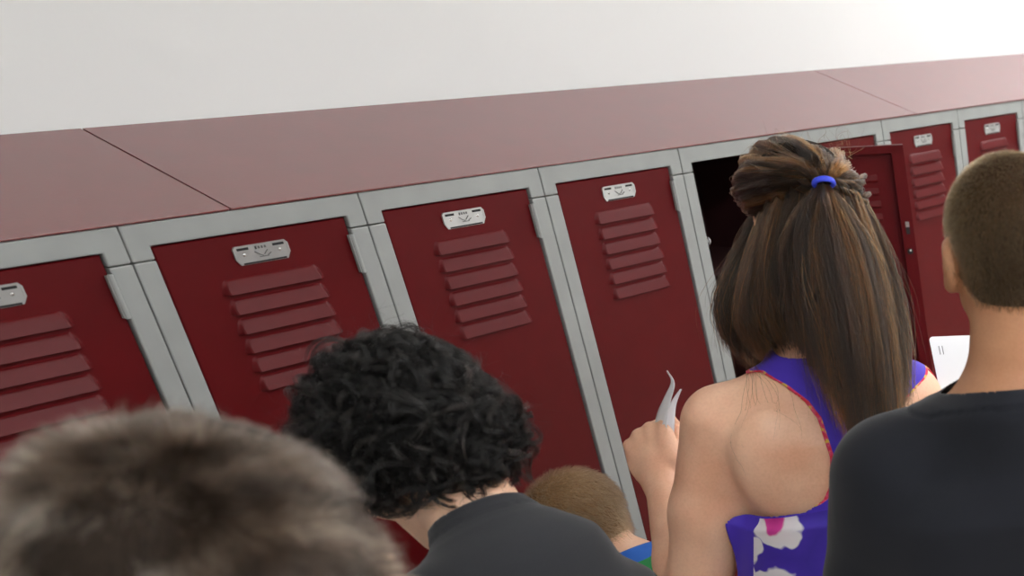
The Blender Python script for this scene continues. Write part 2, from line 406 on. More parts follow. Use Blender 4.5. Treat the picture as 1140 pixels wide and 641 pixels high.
r = copy_tree(proto, None, kids); r.location = (7*P, 0, 0); r['label'] = 'red locker cut off by the right edge of the photo, only its frame showing'; lockers[7] = r
for k, t in ((8, 'first red locker beyond the right edge of the photo'), (9, 'last red locker of the row, far beyond the right edge')):
    r = copy_tree(proto, None, kids); r.location = (k*P, 0, 0); r['label'] = t
# the open one: rotate its door about the hinge
ol = lockers[3]
od = [c for c in bpy.data.objects if c.parent == ol and c.name.startswith('door')][0]
hp = Vector((P-SW-.001, -.0022, 0)); ang = math.radians(131.1)
od.matrix_local = Matrix.Translation(hp) @ Matrix.Rotation(ang, 4, 'Z') @ Matrix.Translation(-hp)
od['label'] = 'dark red inside face of the open door'
bumper_mb.build('bumper', M['bumper'], ol)
# latch hardware seen on the inside of the open door
bx = DW0+.013
lm = MB(); lm.box(bx-.004, bx+.004, .0236, .0262, ZT-.208, ZT-.196, 0); lm.box(bx-.004, bx+.004, .0236, .0242, ZT-.224, ZT-.2079, 1)
lm.build('latch', [M['chrome'], M['dark']], od)
lm = MB(); lm.cyl((bx+.001, .0236, ZT-.262), (0, 1, 0), .0062, .003, 16, 1); lm.dome((bx+.001, .0264, ZT-.260), (0, 1, 0), .0032, .002)
lm.build('latch_bolt', [M['chrome'], M['dark']], od)

# sloped top panels, five lockers long each
KP = .429
def top_panel(xa, xb, label):
    m = MB(); t = .0016; g = .0012
    y0, z0 = -.0035, ZT+.0036; y1, z1 = DEP-.0005, ZT+.0036+RISE
    sl = math.atan2(z1-z0, y1-y0); n = Vector((0, -math.sin(sl), math.cos(sl)))
    m.prism([(y0, z0-t), (y1, z1-t), (y1, z1), (y0, z0)], 'x', xa+g, xb-g)
    m.box(xa+g, xb-g, y0+.0045, y0+.006, ZT+.0002, z0-t*.3)                      # rolled front lip
    m.box(xa+g, xb-g, y0+.0045, .012, ZT+.0002, ZT+.0010)
    # closing strip at each end and the riser at the wall
    for x in (xa+g, xb-g-.001): m.prism([(y0+.002, ZT+.001), (y1, ZT+.001), (y1, z1-t), (y0+.002, z0-t)], 'x', x, x+.001)
    m.box(xa+g, xb-g, y1-.0012, y1, ZT+.0008, z1-t)
    return tag(m.build('sloped_locker_top', M['red_top'], bevel=.0005), label, 'locker top', 'sloping red sheet tops over the lockers')
top_panel(-1.0*P, KP*P, 'sloping red metal top at the left edge, left of the first seam')
top_panel(KP*P, (KP+5)*P, 'long sloping red metal top in the middle, between the two seams')
top_panel((KP+5)*P, 10*P, 'sloping red metal top at the far right, beyond the second seam')

# ------------------------------------------------------------------ signed distance bodies
def n3(v): v = np.asarray(v, float); return v/np.linalg.norm(v)
def smin(a, b, k):
    h = np.clip(.5+.5*(b-a)/k, 0, 1); return b*(1-h)+a*h-k*h*(1-h)
def sd_rc(p, a, b, ra, rb):
    a = np.asarray(a, np.float32); b = np.asarray(b, np.float32)
    ba = b-a; l2 = float(ba@ba); pa = p-a
    t = np.clip((pa@ba)/l2, 0, 1)
    return np.linalg.norm(pa-t[..., None]*ba, axis=-1)-(ra+(rb-ra)*t)
def sd_el(p, c, r, Rm=None):
    q = p-np.asarray(c, np.float32)
    if Rm is not None: q = q@np.asarray(Rm, np.float32)
    r = np.asarray(r, np.float32)
    k0 = np.linalg.norm(q/r, axis=-1); k1 = np.linalg.norm(q/(r*r), axis=-1)+1e-6
    return k0*(k0-1)/k1
def sd_loft(p, tab, pw=2.4):
    """stack of ovals: rows (z, half width, half depth, centre x, centre y)"""
    tab = np.array(sorted(tab), float); z = p[..., 2]
    f = lambda i: np.interp(z, tab[:, 0], tab[:, i])
    a, b, cx, cy = f(1), f(2), f(3), f(4)
    q = ((np.abs(p[..., 0]-cx)/a)**pw+(np.abs(p[..., 1]-cy)/b)**pw)**(1/pw)
    d = (q-1)*np.minimum(a, b)*.9
    return np.maximum(d, np.maximum(tab[0, 0]-z, z-tab[-1, 0]))
class SDF:
    def __init__(s): s.pr = []
    def rc(s, a, b, ra, rb, k=.02, tag='', neg=False): s.pr.append(('rc', (a, b, ra, rb), k, tag, neg)); return s
    def el(s, c, r, k=.02, Rm=None, tag='', neg=False): s.pr.append(('el', (c, r, Rm), k, tag, neg)); return s
    def loft(s, tab, k=.02, tag=''): s.pr.append(('loft', (tab,), k, tag, False)); return s
    def chain(s, pts, rs, k=.02, tag=''):
        for i in range(len(pts)-1): s.rc(pts[i], pts[i+1], rs[i], rs[i+1], k, tag)
        return s
    def bounds(s, inf=0.):
        lo = np.full(3, 9.); hi = np.full(3, -9.)
        for t, a, k, tg, neg in s.pr:
            if neg: continue
            l, h = s.pb(t, a); lo = np.minimum(lo, l); hi = np.maximum(hi, h)
        return lo-inf, hi+inf
    @staticmethod
    def pb(t, a):
        if t == 'rc':
            A, B, ra, rb = map(np.asarray, a); return np.minimum(A-ra, B-rb), np.maximum(A+ra, B+rb)
        if t == 'el':
            m = max(a[1]); c = np.asarray(a[0]); return c-m, c+m
        tb = np.array(a[0]); return np.array([(tb[:, 3]-tb[:, 1]).min(), (tb[:, 4]-tb[:, 2]).min(), tb[:, 0].min()]), np.array([(tb[:, 3]+tb[:, 1]).max(), (tb[:, 4]+tb[:, 2]).max(), tb[:, 0].max()])
    @staticmethod
    def pv(t, a, p):
        if t == 'rc': return sd_rc(p, *a)
        if t == 'el': return sd_el(p, *a)
        return sd_loft(p, a[0])
    def at(s, p):
        d = np.full(p.shape[:-1], .2, np.float32)
        for t, a, k, tg, neg in s.pr:
            v = s.pv(t, a, p); d = -smin(-d, v, k) if neg else smin(d, v, k)
        return d
    def grid(s, xs, ys, zs, inflate=0.):
        D = np.full((len(xs), len(ys), len(zs)), .08, np.float32)
        for t, a, k, tg, neg in s.pr:
            l, h = s.pb(t, a); pad = k+.03+inflate
            i0, i1 = np.searchsorted(xs, l[0]-pad), np.searchsorted(xs, h[0]+pad)
            j0, j1 = np.searchsorted(ys, l[1]-pad), np.searchsorted(ys, h[1]+pad)
            k0, k1 = np.searchsorted(zs, l[2]-pad), np.searchsorted(zs, h[2]+pad)
            if i1 <= i0 or j1 <= j0 or k1 <= k0: continue
            p = np.stack(np.meshgrid(xs[i0:i1], ys[j0:j1], zs[k0:k1], indexing='ij'), -1).astype(np.float32)
            v = s.pv(t, a, p); d = D[i0:i1, j0:j1, k0:k1]
            D[i0:i1, j0:j1, k0:k1] = -smin(-d, v, k) if neg else smin(d, v, k)
        return D-inflate
def surface_nets(D, xs, ys, zs):
    nx, ny, nz = D.shape; S = D < 0
    acc = np.zeros((nx-1, ny-1, nz-1, 3), np.float32); cnt = np.zeros((nx-1, ny-1, nz-1), np.float32)
    X = [np.asarray(xs, np.float32), np.asarray(ys, np.float32), np.asarray(zs, np.float32)]
    for ax in range(3):
        a = [slice(None)]*3; b = [slice(None)]*3; a[ax] = slice(0, -1); b[ax] = slice(1, None)
        A, B = D[tuple(a)], D[tuple(b)]
        I = np.argwhere(S[tuple(a)] != S[tuple(b)])
        if len(I) == 0: continue
        da = A[tuple(I.T)]; db = B[tuple(I.T)]; t = da/(da-db)
        pos = np.stack([X[c][I[:, c]] for c in range(3)], -1)
        pos[:, ax] += t*(X[ax][I[:, ax]+1]-X[ax][I[:, ax]])
        o = [c for c in range(3) if c != ax]
        for d1 in (0, -1):
            for d2 in (0, -1):
                J = I.copy(); J[:, o[0]] += d1; J[:, o[1]] += d2
                ok = np.all((J >= 0) & (J < np.array(cnt.shape)), axis=1)
                np.add.at(acc, tuple(J[ok].T), pos[ok]); np.add.at(cnt, tuple(J[ok].T), 1)
    occ = cnt > 0; idx = -np.ones(cnt.shape, np.int64); idx[occ] = np.arange(occ.sum())
    V = acc[occ]/cnt[occ][:, None]
    Fs = []
    for ax in range(3):
        a = [slice(None)]*3; b = [slice(None)]*3; a[ax] = slice(0, -1); b[ax] = slice(1, None)
        I = np.argwhere(S[tuple(a)] != S[tuple(b)])
        o = [(ax+1) % 3, (ax+2) % 3]
        ok = (I[:, o[0]] > 0) & (I[:, o[1]] > 0) & (I[:, o[0]] < D.shape[o[0]]-1) & (I[:, o[1]] < D.shape[o[1]]-1); I = I[ok]
        if len(I) == 0: continue
        q = []
        for d1, d2 in ((-1, -1), (0, -1), (0, 0), (-1, 0)):
            J = I.copy(); J[:, o[0]] += d1; J[:, o[1]] += d2; q.append(idx[tuple(J.T)])
        q = np.stack(q, -1); flip = ~S[tuple(I.T)]
        q[flip] = q[flip][:, ::-1]; Fs.append(q)
    return V, np.concatenate(Fs)
def relax(V, F, it=3, lam=.5):
    n = len(V)
    e = np.concatenate([F[:, [0, 1]], F[:, [1, 2]], F[:, [2, 3]], F[:, [3, 0]]]); e = np.concatenate([e, e[:, ::-1]])
    deg = np.bincount(e[:, 0], minlength=n).astype(np.float32)[:, None]
    for _ in range(it):
        for l in (lam, -lam*1.03):
            s = np.stack([np.bincount(e[:, 0], weights=V[e[:, 1], c], minlength=n) for c in range(3)], -1)
            V = V+l*(s/np.maximum(deg, 1)-V)
    return V
def vnormals(V, F):
    n = np.cross(V[F[:, 2]]-V[F[:, 0]], V[F[:, 3]]-V[F[:, 1]]); N = np.zeros_like(V)
    for c in range(4): np.add.at(N, F[:, c], n)
    return N/np.maximum(np.linalg.norm(N, axis=1, keepdims=True), 1e-9)
def axis_grid(lo, hi, bands):
    """coordinates from lo to hi with step given by bands [(upto, step)...]"""
    out = [lo]
    while out[-1] < hi:
        st = next((s for u, s in bands if out[-1] < u), bands[-1][1]); out.append(out[-1]+st)
    return np.array(out)
def mesh_sdf(S, step, zb=None, inflate=0., it=3, post=None):
    lo, hi = S.bounds(.02+inflate)
    xs = axis_grid(lo[0], hi[0], [(9, step)]); ys = axis_grid(lo[1], hi[1], [(9, step)]); zs = axis_grid(lo[2], hi[2], zb or [(9, step)])
    D = S.grid(xs, ys, zs, inflate)
    if post is not None:
        p = np.stack(np.meshgrid(xs, ys, zs, indexing='ij'), -1).astype(np.float32); D = post(D, p)
    D[0] = D[-1] = .05; D[:, 0] = D[:, -1] = .05; D[:, :, 0] = D[:, :, -1] = .05
    V, F = surface_nets(D, xs, ys, zs)
    return relax(V.astype(np.float64), F, it), F
def clip_mesh(V, F, g):
    """keep where g(V) > 0, pull the border vertices onto g = 0; returns V, F, g"""
    G = g(V); keep = (G[F] > 0).any(1); F = F[keep]
    e = np.concatenate([F[:, [0, 1]], F[:, [1, 2]], F[:, [2, 3]], F[:, [3, 0]]]); e = np.concatenate([e, e[:, ::-1]])
    m = (G[e[:, 0]] <= 0) & (G[e[:, 1]] > 0); e = e[m]
    t = G[e[:, 0]]/(G[e[:, 0]]-G[e[:, 1]]); q = V[e[:, 0]]+(V[e[:, 1]]-V[e[:, 0]])*t[:, None]
    s = np.zeros_like(V); c = np.zeros(len(V)); np.add.at(s, e[:, 0], q); np.add.at(c, e[:, 0], 1)
    V = V.copy(); ok = c > 0; V[ok] = s[ok]/c[ok][:, None]; G = G.copy(); G[G <= 0] = 0
    # faces whose corners were outside and had no inside neighbour collapse: drop those
    bad = (G == 0) & (c == 0); F = F[~bad[F].any(1)]
    used = np.unique(F); mp = -np.ones(len(V), np.int64); mp[used] = np.arange(len(used))
    return V[used], mp[F], G[used]
def wob(p, s, seed):
    r = np.random.default_rng(seed); o = 0
    for i in range(5):
        k = r.normal(size=3); k = k/np.linalg.norm(k)*s*(1+.5*i); o = o+np.sin(p@k+r.uniform(0, 6.3))/(1+.4*i)
    return o/3
def cloth(name, V, F, mat, parent, thick=.0016, attr=None):
    o = mesh_obj(name, V, F, mat, parent, True)
    if attr is not None:
        a = o.data.attributes.new('edge', 'FLOAT', 'POINT'); a.data.foreach_set('value', np.asarray(attr, np.float32))
    s = o.modifiers.new('thickness', 'SOLIDIFY'); s.thickness = thick; s.offset = -1
    return o

# ------------------------------------------------------------------ hair strands
def strands(name, S, radius, mat, parent, tone, tip=.3):
    """S: (n, k, 3) points; tone: (n,) 0..1"""
    n, k, _ = S.shape
    cu = bpy.data.hair_curves.new(name); cu.add_curves([k]*n)
    cu.attributes['position'].data.foreach_set('vector', S.reshape(-1).astype(np.float32))
    t = np.linspace(0, 1, k); rr = radius*(1-(1-tip)*t**2)
    R_ = np.broadcast_to(rr, (n, k)).reshape(-1).astype(np.float32)
    a = cu.attributes.get('radius') or cu.attributes.new('radius', 'FLOAT', 'POINT'); a.data.foreach_set('value', R_)
    a = cu.attributes.new('tone', 'FLOAT', 'CURVE'); a.data.foreach_set('value', np.asarray(tone, np.float32))
    cu.materials.append(mat)
    o = bpy.data.objects.new(name, cu); col.objects.link(o); o.parent = parent; tag(o, kind='stuff')
    return o
def resample(g, k):
    g = np.asarray(g, float); n = len(g)
    # Catmull-Rom through the control points
    ts = np.linspace(0, n-1, k); i = np.clip(ts.astype(int), 0, n-2); f = (ts-i)[:, None]
    G = np.vstack([2*g[0]-g[1], g, 2*g[-1]-g[-2]]); p0, p1, p2, p3 = G[i], G[i+1], G[i+2], G[i+3]
    return .5*((2*p1)+(-p0+p2)*f+(2*p0-5*p1+4*p2-p3)*f*f+(-p0+3*p1-3*p2+p3)*f**3)
def guide_strands(guides, n, k, spread, r, jit=.004, wave=0., lenvar=.15, clump=60, clumpf=.5):
    """fill the sheet between neighbouring guides with strands; spread is the depth of the layer"""
    G = np.stack([resample(g, 24) for g in guides]); m = len(G)
    s = r.uniform(0, m-1, n)
    cs = np.round(s*clump/m)/clump*m; cs = np.clip(cs+r.normal(0, .02, n), 0, m-1)       # clumped position
    tt = np.linspace(0, 1, k)
    end = 1-np.abs(r.normal(0, lenvar, n)).clip(0, .7)
    out = np.zeros((n, k, 3))
    cid = (np.round((s+0)*clump/m)).astype(int) % 997; co_ = np.random.default_rng(clump).normal(0, 1, (997, 3)); global CID; CID = cid
    off = (r.normal(0, 1, (n, 3))*.62+co_[cid]*.75)*spread
    ph = r.uniform(0, 6.28, (n, 3)); ph2 = np.random.default_rng(3).uniform(0, 6.28, 4000)[(cs*97).astype(int) % 4000]
    for j, t in enumerate(tt):
        w = t*end*23; i = np.clip(w.astype(int), 0, 22); f = (w-i)[:, None]
        sj = s+(cs-s)*clumpf*t
        a = np.clip(sj.astype(int), 0, m-2); b = (sj-a)[:, None]
        p = (G[a, i]*(1-f)+G[a, i+1]*f)*(1-b)+(G[a+1, i]*(1-f)+G[a+1, i+1]*f)*b
        p = p+off*(.35+.65*math.sin(t*2.2))
        if wave: p = p+wave*np.stack([np.sin(t*9+ph2), np.sin(t*8+ph2*2), np.zeros(n)], -1)*t
        p = p+jit*t*np.stack([np.sin(t*5+ph[:, c]) for c in range(3)], -1)
        out[:, j] = p
    return out
def scalp_roots(V, F, ok, n, r):
    """random points on the faces where ok(centre), with their normals"""
    A = V[F[:, 0]]; c = V[F].mean(1); m = ok(c); F = F[m]; c = c[m]
    nn = np.cross(V[F[:, 2]]-V[F[:, 0]], V[F[:, 3]]-V[F[:, 1]]); ar = np.linalg.norm(nn, axis=1); nn = nn/np.maximum(ar[:, None], 1e-12)
    i = r.choice(len(F), n, p=ar/ar.sum()); u = r.uniform(0, 1, (n, 2))[:, :, None]; q = V[F[i]]
    p = (q[:, 0]*(1-u[:, 0])+q[:, 1]*u[:, 0])*(1-u[:, 1])+(q[:, 3]*(1-u[:, 0])+q[:, 2]*u[:, 0])*u[:, 1]
    return p, nn[i]

# ------------------------------------------------------------------ figures
def rot_local(pitch, yaw=0, roll=0):
    """head rotation: pitch > 0 bows forward (y forward, x right, z up)"""
    cx, sx = math.cos(-pitch), math.sin(-pitch); cz, sz = math.cos(yaw), math.sin(yaw); cy, sy = math.cos(roll), math.sin(roll)
    Rx = np.array([[1, 0, 0], [0, cx, -sx], [0, sx, cx]]); Rz = np.array([[cz, -sz, 0], [sz, cz, 0], [0, 0, 1]]); Ry = np.array([[cy, 0, sy], [0, 1, 0], [-sy, 0, cy]])
    return Rz@Rx@Ry
def add_head(B, c, Rm, s=1., k=.012):
    """c is the middle of the head at ear height"""
    T = lambda *v: np.asarray(c)+Rm@(np.array(v)*s)
    e = lambda cc, r, kk=k, neg=False: B.el(T(*cc), np.array(r)*s, kk*s, Rm, 'head', neg)
    e((0, -.012, .032), (.075, .096, .082), .01)
    e((0, .030, .020), (.066, .066, .078), .02)          # forehead and face
    e((0, .045, -.045), (.050, .046, .055), .03)         # jaw block
    e((0, .075, -.085), (.022, .020, .020), .025)        # chin
    B.rc(T(-.050, .01, -.045), T(-.018, .078, -.088), .018*s, .014*s, .025*s, 'head'); B.rc(T(.050, .01, -.045), T(.018, .078, -.088), .018*s, .014*s, .025*s, 'head')
    for sx in (-1, 1):
        e((sx*.030, .094, .004), (.017, .012, .011), .012, True)     # eye socket
        B.rc(T(sx*.046, .078, .022), T(sx*.012, .094, .020), .008*s, .008*s, .012*s, 'head')   # brow
        e((sx*.042, .070, -.022), (.018, .016, .014), .018)          # cheek
        e((sx*.078, -.004, -.004), (.010, .021, .031), .006)         # ear
        e((sx*.089, .002, .000), (.006, .010, .016), .004, True)
        e((sx*.080, .002, -.028), (.007, .010, .010), .006)
    B.rc(T(0, .092, .014), T(0, .112, -.020), .007*s, .011*s, .010*s, 'head')                   # nose
    e((-.010, .104, -.024), (.008, .009, .007), .006); e((.010, .104, -.024), (.008, .009, .007), .006)
    e((0, .088, -.046), (.022, .014, .008), .008); e((0, .086, -.058), (.019, .014, .008), .006)
    B.rc(T(-.020, .100, -.0515), T(.020, .100, -.0515), .0016*s, .0016*s, .003, 'head') if False else None
    return T
def face_parts(root, T, Rm, s, lash=None):
    for sx in (-1, 1):
        m = MB(); m.dome(T(sx*.030, .078, .004), Rm@np.array([0, 1, 0]), .0122*s, .012*s, 18)
        e = m.build('eye', M['eye'], root, smooth=True)
        m = MB(); m.dome(T(sx*.030, .0868, .004), Rm@np.array([0, 1, 0]), .0058*s, .0042*s, 14)
        m.build('iris', M['iris'], e, smooth=True)
    L = SDF(); L.rc(T(-.019, .094, -.049), T(0, .101, -.0465), .003*s, .0045*s, .004); L.rc(T(.019, .094, -.049), T(0, .101, -.0465), .003*s, .0045*s, .004)
    L.rc(T(-.017, .094, -.0555), T(0, .099, -.058), .003*s, .0052*s, .003); L.rc(T(.017, .094, -.0555), T(0, .099, -.058), .003*s, .0052*s, .003)
    V, F = mesh_sdf(L, .0016); mesh_obj('lips', V, F, M['lip'], root, True)
def add_hand(B, w, d, n, s_, sc=1., curl=(.6, .6, .6, .6), thumb=(.5, .5), spread=.0, side=1):
    """w wrist, d along the palm, n out of the palm (the side the fingers close to), s_ towards the thumb"""
    d = n3(d); n = n3(np.asarray(n)-np.dot(n, d)*d); s2 = np.cross(d, n); s_ = s2 if np.dot(s2, s_) > 0 else -s2
    w = np.asarray(w, float); Rm = np.stack([s_, d, n], 1)
    B.el(w+d*.045*sc, np.array([.041, .052, .0155])*sc, .012, Rm, 'hand')
    B.rc(w, w+d*.03*sc, .024*sc, .022*sc, .018, 'hand')
    B.rc(w+d*.030*sc+s_*.022*sc, w+d*.070*sc+s_*.028*sc, .015*sc, .012*sc, .010, 'hand')
    tips = []
    for i, (off, base, L, rr) in enumerate(((.030, .086, (.043, .026, .021), .0088), (.010, .091, (.047, .030, .022), .0090), (-.011, .087, (.043, .028, .021), .0084), (-.030, .078, (.034, .021, .018), .0074))):
        p = w+(s_*off+d*base)*sc; B.rc(w+(s_*off*.7+d*.045)*sc, p, .011*sc, rr*1.15*sc, .008, 'hand')
        a = 0.; c = curl[i]
        for j, l in enumerate(L):
            a += c*(1.15, 1.1, .7)[j]
            q = p+(d*math.cos(a)+n*math.sin(a))*l*sc+s_*spread*(1.5-i)*l
            B.rc(p, q, rr*(1, .94, .88)[j]*sc, rr*(.94, .88, .74)[j]*sc, .0035, 'hand'); p = q
        tips.append(p)
    p0 = w+(s_*.026+d*.022+n*.006)*sc; a, b_ = thumb
    q1 = p0+(s_*math.sin(a)+d*math.cos(a)+n*b_)*.040*sc; q2 = q1+(s_*math.sin(a-.5)+d*math.cos(a-.5)+n*b_*1.2)*.030*sc; q3 = q2+(s_*math.sin(a-.9)+d*math.cos(a-.9)+n*b_*1.2)*.022*sc
    B.rc(p0, q1, .0165*sc, .0115*sc, .010, 'hand'); B.rc(q1, q2, .0110*sc, .0100*sc, .004, 'hand'); B.rc(q2, q3, .0100*sc, .0080*sc, .004, 'hand')
    return tips, q3
def mirror(j): return {k: v for k, v in j.items()}

class Figure:
    """one person: body grown as one surface, clothes cut from offset surfaces, all in the frame of the root Empty"""
    def __init__(s, x, y, heading, label):
        s.h = math.radians(heading); s.o = np.array([x, y, 0.])
        s.root = empty('person', (x, y, 0), -s.h, label, 'person'); s.B = SDF()
    def L(s, p):
        p = np.asarray(p, float)-s.o; c, sn = math.cos(s.h), math.sin(s.h)
        return np.stack([p[..., 0]*c-p[..., 1]*sn, p[..., 0]*sn+p[..., 1]*c, p[..., 2]], -1)
    def Ld(s, v): return s.L(np.asarray(v, float)+s.o)
    def arm(s, sh, el, wr, r=(.050, .042, .038, .026), k=.03):
        B = s.B; sh, el, wr = map(np.asarray, (sh, el, wr)); m = (sh+el)/2; f = el+(wr-el)*.3
        B.rc(sh, m, r[0], (r[0]+r[1])/2*1.02, k, 'uparm'); B.rc(m, el, (r[0]+r[1])/2*1.02, r[2], .02, 'uparm')
        B.rc(el, f, r[2]*.98, r[2]*1.04, .015, 'forearm'); B.rc(f, wr, r[2]*1.04, r[3], .015, 'forearm')
    def legs(s, pz, w, hip_r=.085, kr=.055, ar=.038, kz=None, y=0., az=.09, sp=0.02):
        B = s.B; kz = kz or pz*.52
        for sx in (-1, 1):
            hp = np.array([sx*w, y, pz]); kn = np.array([sx*(w+sp*.3), y+.012, kz]); an = np.array([sx*(w+sp), y-.01, az])
            B.rc(hp, kn, hip_r, kr, .03, 'leg'); cf = kn+(an-kn)*.3+np.array([0, -.012, 0])
            B.rc(kn, cf, kr*.95, kr*.98, .02, 'leg'); B.rc(cf, an, kr*.98, ar, .02, 'leg')
            B.rc(an, an+np.array([0, .11, -.045]), ar*.95, .030, .02, 'foot'); B.rc(an+np.array([0, -.015, -.04]), an+np.array([0, .10, -.052]), .034, .026, .02, 'foot')
            s.ank = getattr(s, 'ank', [])+[an]
    def body(s, mat, step=.0045, zb=None):
        V, F = mesh_sdf(s.B, step, zb, it=2); s.V, s.F = V, F
        s.bo = mesh_obj('body', V, F, mat, s.root, True); return s.bo
    def sub(s, tags, inflate_map=None):
        Q = SDF()
        for t, a, k, tg, neg in s.B.pr:
            if tg in tags:
                if inflate_map and tg in inflate_map and t == 'rc': a = (a[0], a[1], a[2]+inflate_map[tg], a[3]+inflate_map[tg])
                Q.pr.append((t, a, k, tg, neg))
        return Q
    def trousers(s, mat, zt, zb_=.10, loose=.010, step=.007):
        Q = s.sub({'torso', 'leg'}, {'leg': .008})
        Q.pr = [x for x in Q.pr]
        V, F = mesh_sdf(Q, step, None, loose, 2, post=lambda D, p: np.maximum(D, p[..., 2]-(zt+.03)))
        V, F, G = clip_mesh(V, F, lambda v: np.minimum(zt-v[:, 2], v[:, 2]-zb_))
        return cloth('trousers', V, F, mat, s.root, .002)
    def shoes(s):
        for an in s.ank:
            Q = SDF(); Q.rc(an+np.array([0, -.02, -.035]), an+np.array([0, .11, -.045]), .044, .040, .02); Q.rc(an+np.array([0, .0, .0]), an+np.array([0, .01, -.02]), .046, .046, .02)
            V, F = mesh_sdf(Q, .006, None, 0, 2, post=lambda D, p: np.maximum(np.maximum(D, .012-p[..., 2]), p[..., 2]-(an[2]+.035)))
            sh = mesh_obj('shoe', V, F, M['shoe'], s.root, True)
            Q = SDF(); Q.rc(an*np.array([1, 1, 0])+np.array([0, -.02, .012]), an*np.array([1, 1, 0])+np.array([0, .11, .012]), .047, .043, .02)
            V, F = mesh_sdf(Q, .005, None, 0, 1, post=lambda D, p: np.maximum(np.maximum(D, .0005-p[..., 2]), p[..., 2]-.018))
            mesh_obj('sole', V, F, M['sole'], sh, False)

# torso ovals for a shoulder-joint height of 1.27 m
TOR_F = [(.80, .150, .100, 0, 0), (.86, .172, .112, 0, -.005), (.93, .162, .105, 0, 0), (1.01, .132, .088, 0, .005), (1.09, .134, .088, 0, .0), (1.16, .146, .094, 0, 0), (1.22, .150, .090, 0, 0), (1.265, .135, .072, 0, .0), (1.30, .085, .056, 0, .005), (1.325, .05, .045, 0, .012)]
TOR_M = [(.80, .150, .100, 0, 0), (.87, .158, .105, 0, -.005), (.95, .150, .100, 0, 0), (1.02, .142, .093, 0, .0), (1.09, .148, .096, 0, .0), (1.17, .160, .104, 0, 0), (1.23, .162, .098, 0, -.004), (1.27, .140, .078, 0, -.004), (1.30, .090, .060, 0, .0), (1.325, .055, .048, 0, .008)]
def torso_rows(tab, zs, ws, zsh, bend=None):
    """scale the standard ovals; bend(z) gives the (x, y) shift of the spine"""
    out = []
    for z, a, b, cx, cy in tab:
        zz = z*zs if zs else z; zz = z/1.27*zsh
        dx, dy = bend(zz) if bend else (0, 0)
        out.append((zz, a*ws, b*ws, cx+dx, cy+dy))
    return out
def shirt(f, name, mat, neckp, neckn, hem, sl, shL, elL, shR, elR, loose=.010, step=.0045, rib=.016, seed=1, fold=.004, dip=0.):
    Q = f.sub({'torso', 'neck', 'uparm'}, {'uparm': .006})
    V, F = mesh_sdf(Q, step, None, loose, 3)
    N = vnormals(V, F)
    w = wob(V, 16, seed)*.6+wob(V*np.array([1, 1, .45]), 38, seed+5)*.35
    V = V+N*(w*fold)[:, None]
    neckp, neckn = np.asarray(neckp, float), n3(neckn)
    def g(v):
        a = -((v-neckp)@neckn)-dip*((v[:, 0]-neckp[0])/.1)**2*np.clip((.140-np.abs(v[:, 0]-neckp[0]))/.05, 0, 1)
        o = np.minimum(a, v[:, 2]-hem)
        for sh, el in ((shL, elL), (shR, elR)):
            sh, el = np.asarray(sh, float), np.asarray(el, float); d = n3(el-sh); L = np.linalg.norm(el-sh)
            t = (v-sh)@d; near = sd_rc(v, sh+d*.05, el+d*.1, .085, .085) < 0
            ax = sh+np.clip(t, 0, L)[:, None]*d; sg = np.sign(sh[0]-neckp[0]); side = (v[:, 0]-ax[:, 0])*sg > -.041
            o = np.where(near & side, np.minimum(o, L*sl-t), o)
        return o
    V, F, G = clip_mesh(V, F, g)
    N = vnormals(V, F); a = -((V-neckp)@neckn); V = V-N*(np.clip(1-a/.035, 0, 1)*(loose-.003))[:, None]; a = -((V-neckp)@neckn)-dip*((V[:, 0]-neckp[0])/.1)**2*np.clip((.140-np.abs(V[:, 0]-neckp[0]))/.05, 0, 1)
    V = V+N*(np.where((a > .0005) & (a < rib), .0014, 0)-np.exp(-((a-rib-.001)/.0015)**2)*.0012)[:, None]
    return cloth(name, V, F, mat, f.root, .0018)

# ================================================= the woman with long hair
f = W_ = Figure(.478, -.66, 42, 'woman in blue floral sleeveless dress, long brown hair half tied with blue elastic')
B = f.B; cxs = .018
hc = f.L(V3(0.5880, -0.6073, 1.5201)); Rh = rot_local(.42, .22, .04)
Ls, Rs = np.array([-.133, .014, 1.243]), np.array([.146, -.012, 1.250])
Le, Re = np.array([-.217, .020, .965]), np.array([.235, -.055, .975])
Lw, Rw = f.L(V3(0.4571, -0.3156, 1.0852)), np.array([.288, .112, 1.105])
B.loft(torso_rows(TOR_F, None, 1.0, 1.27, lambda z: (cxs, 0)), .02, 'torso')
for sx in (-1, 1):
    B.el((cxs+sx*.072, .075, 1.155), (.062, .055, .062), .03, None, 'torso')
    B.el((cxs+sx*.085, -.060, 1.20), (.055, .030, .075), .03, None, 'torso')           # shoulder blade
    B.el((cxs+sx*.075, -.070, .865), (.085, .065, .085), .04, None, 'torso')
B.rc((cxs, .01, 1.30), Ls+np.array([.01, 0, .012]), .042, .040, .035, 'torso'); B.rc((cxs, .01, 1.30), Rs+np.array([-.01, 0, .012]), .042, .040, .035, 'torso')
f.arm(Ls, Le, Lw, (.052, .053, .047, .0265)); f.arm(Rs, Re, Rw, (.050, .042, .040, .027))
T = add_head(B, hc, Rh, .90)
B.rc((cxs, .012, 1.30), T(0, -.022, -.045), .052, .050, .03, 'neck'); B.rc((cxs, -.01, 1.315), T(0, -.045, -.01), .040, .042, .03, 'neck')
f.legs(.80, .085, .088, .056, .036)
for t, a, k, tg, neg in list(B.pr):
    pass
Rv, Uv, In = f.Ld((.414, -.91, -.02)), f.Ld((.396, .158, .904)), f.Ld(n3(V3(-0.1423, -1.0902, 1.4643)-V3(-0.7953, -1.9350, 1.7944)))
hd = -.30*Rv+.90*Uv+.20*In; hs = .80*Rv+.52*Uv+.1*In; hn = In+.35*Rv
LH = add_hand(B, Lw, hd, hn, hs, 1.10, (.85, .95, 1.0, 1.05), (.25, .55))
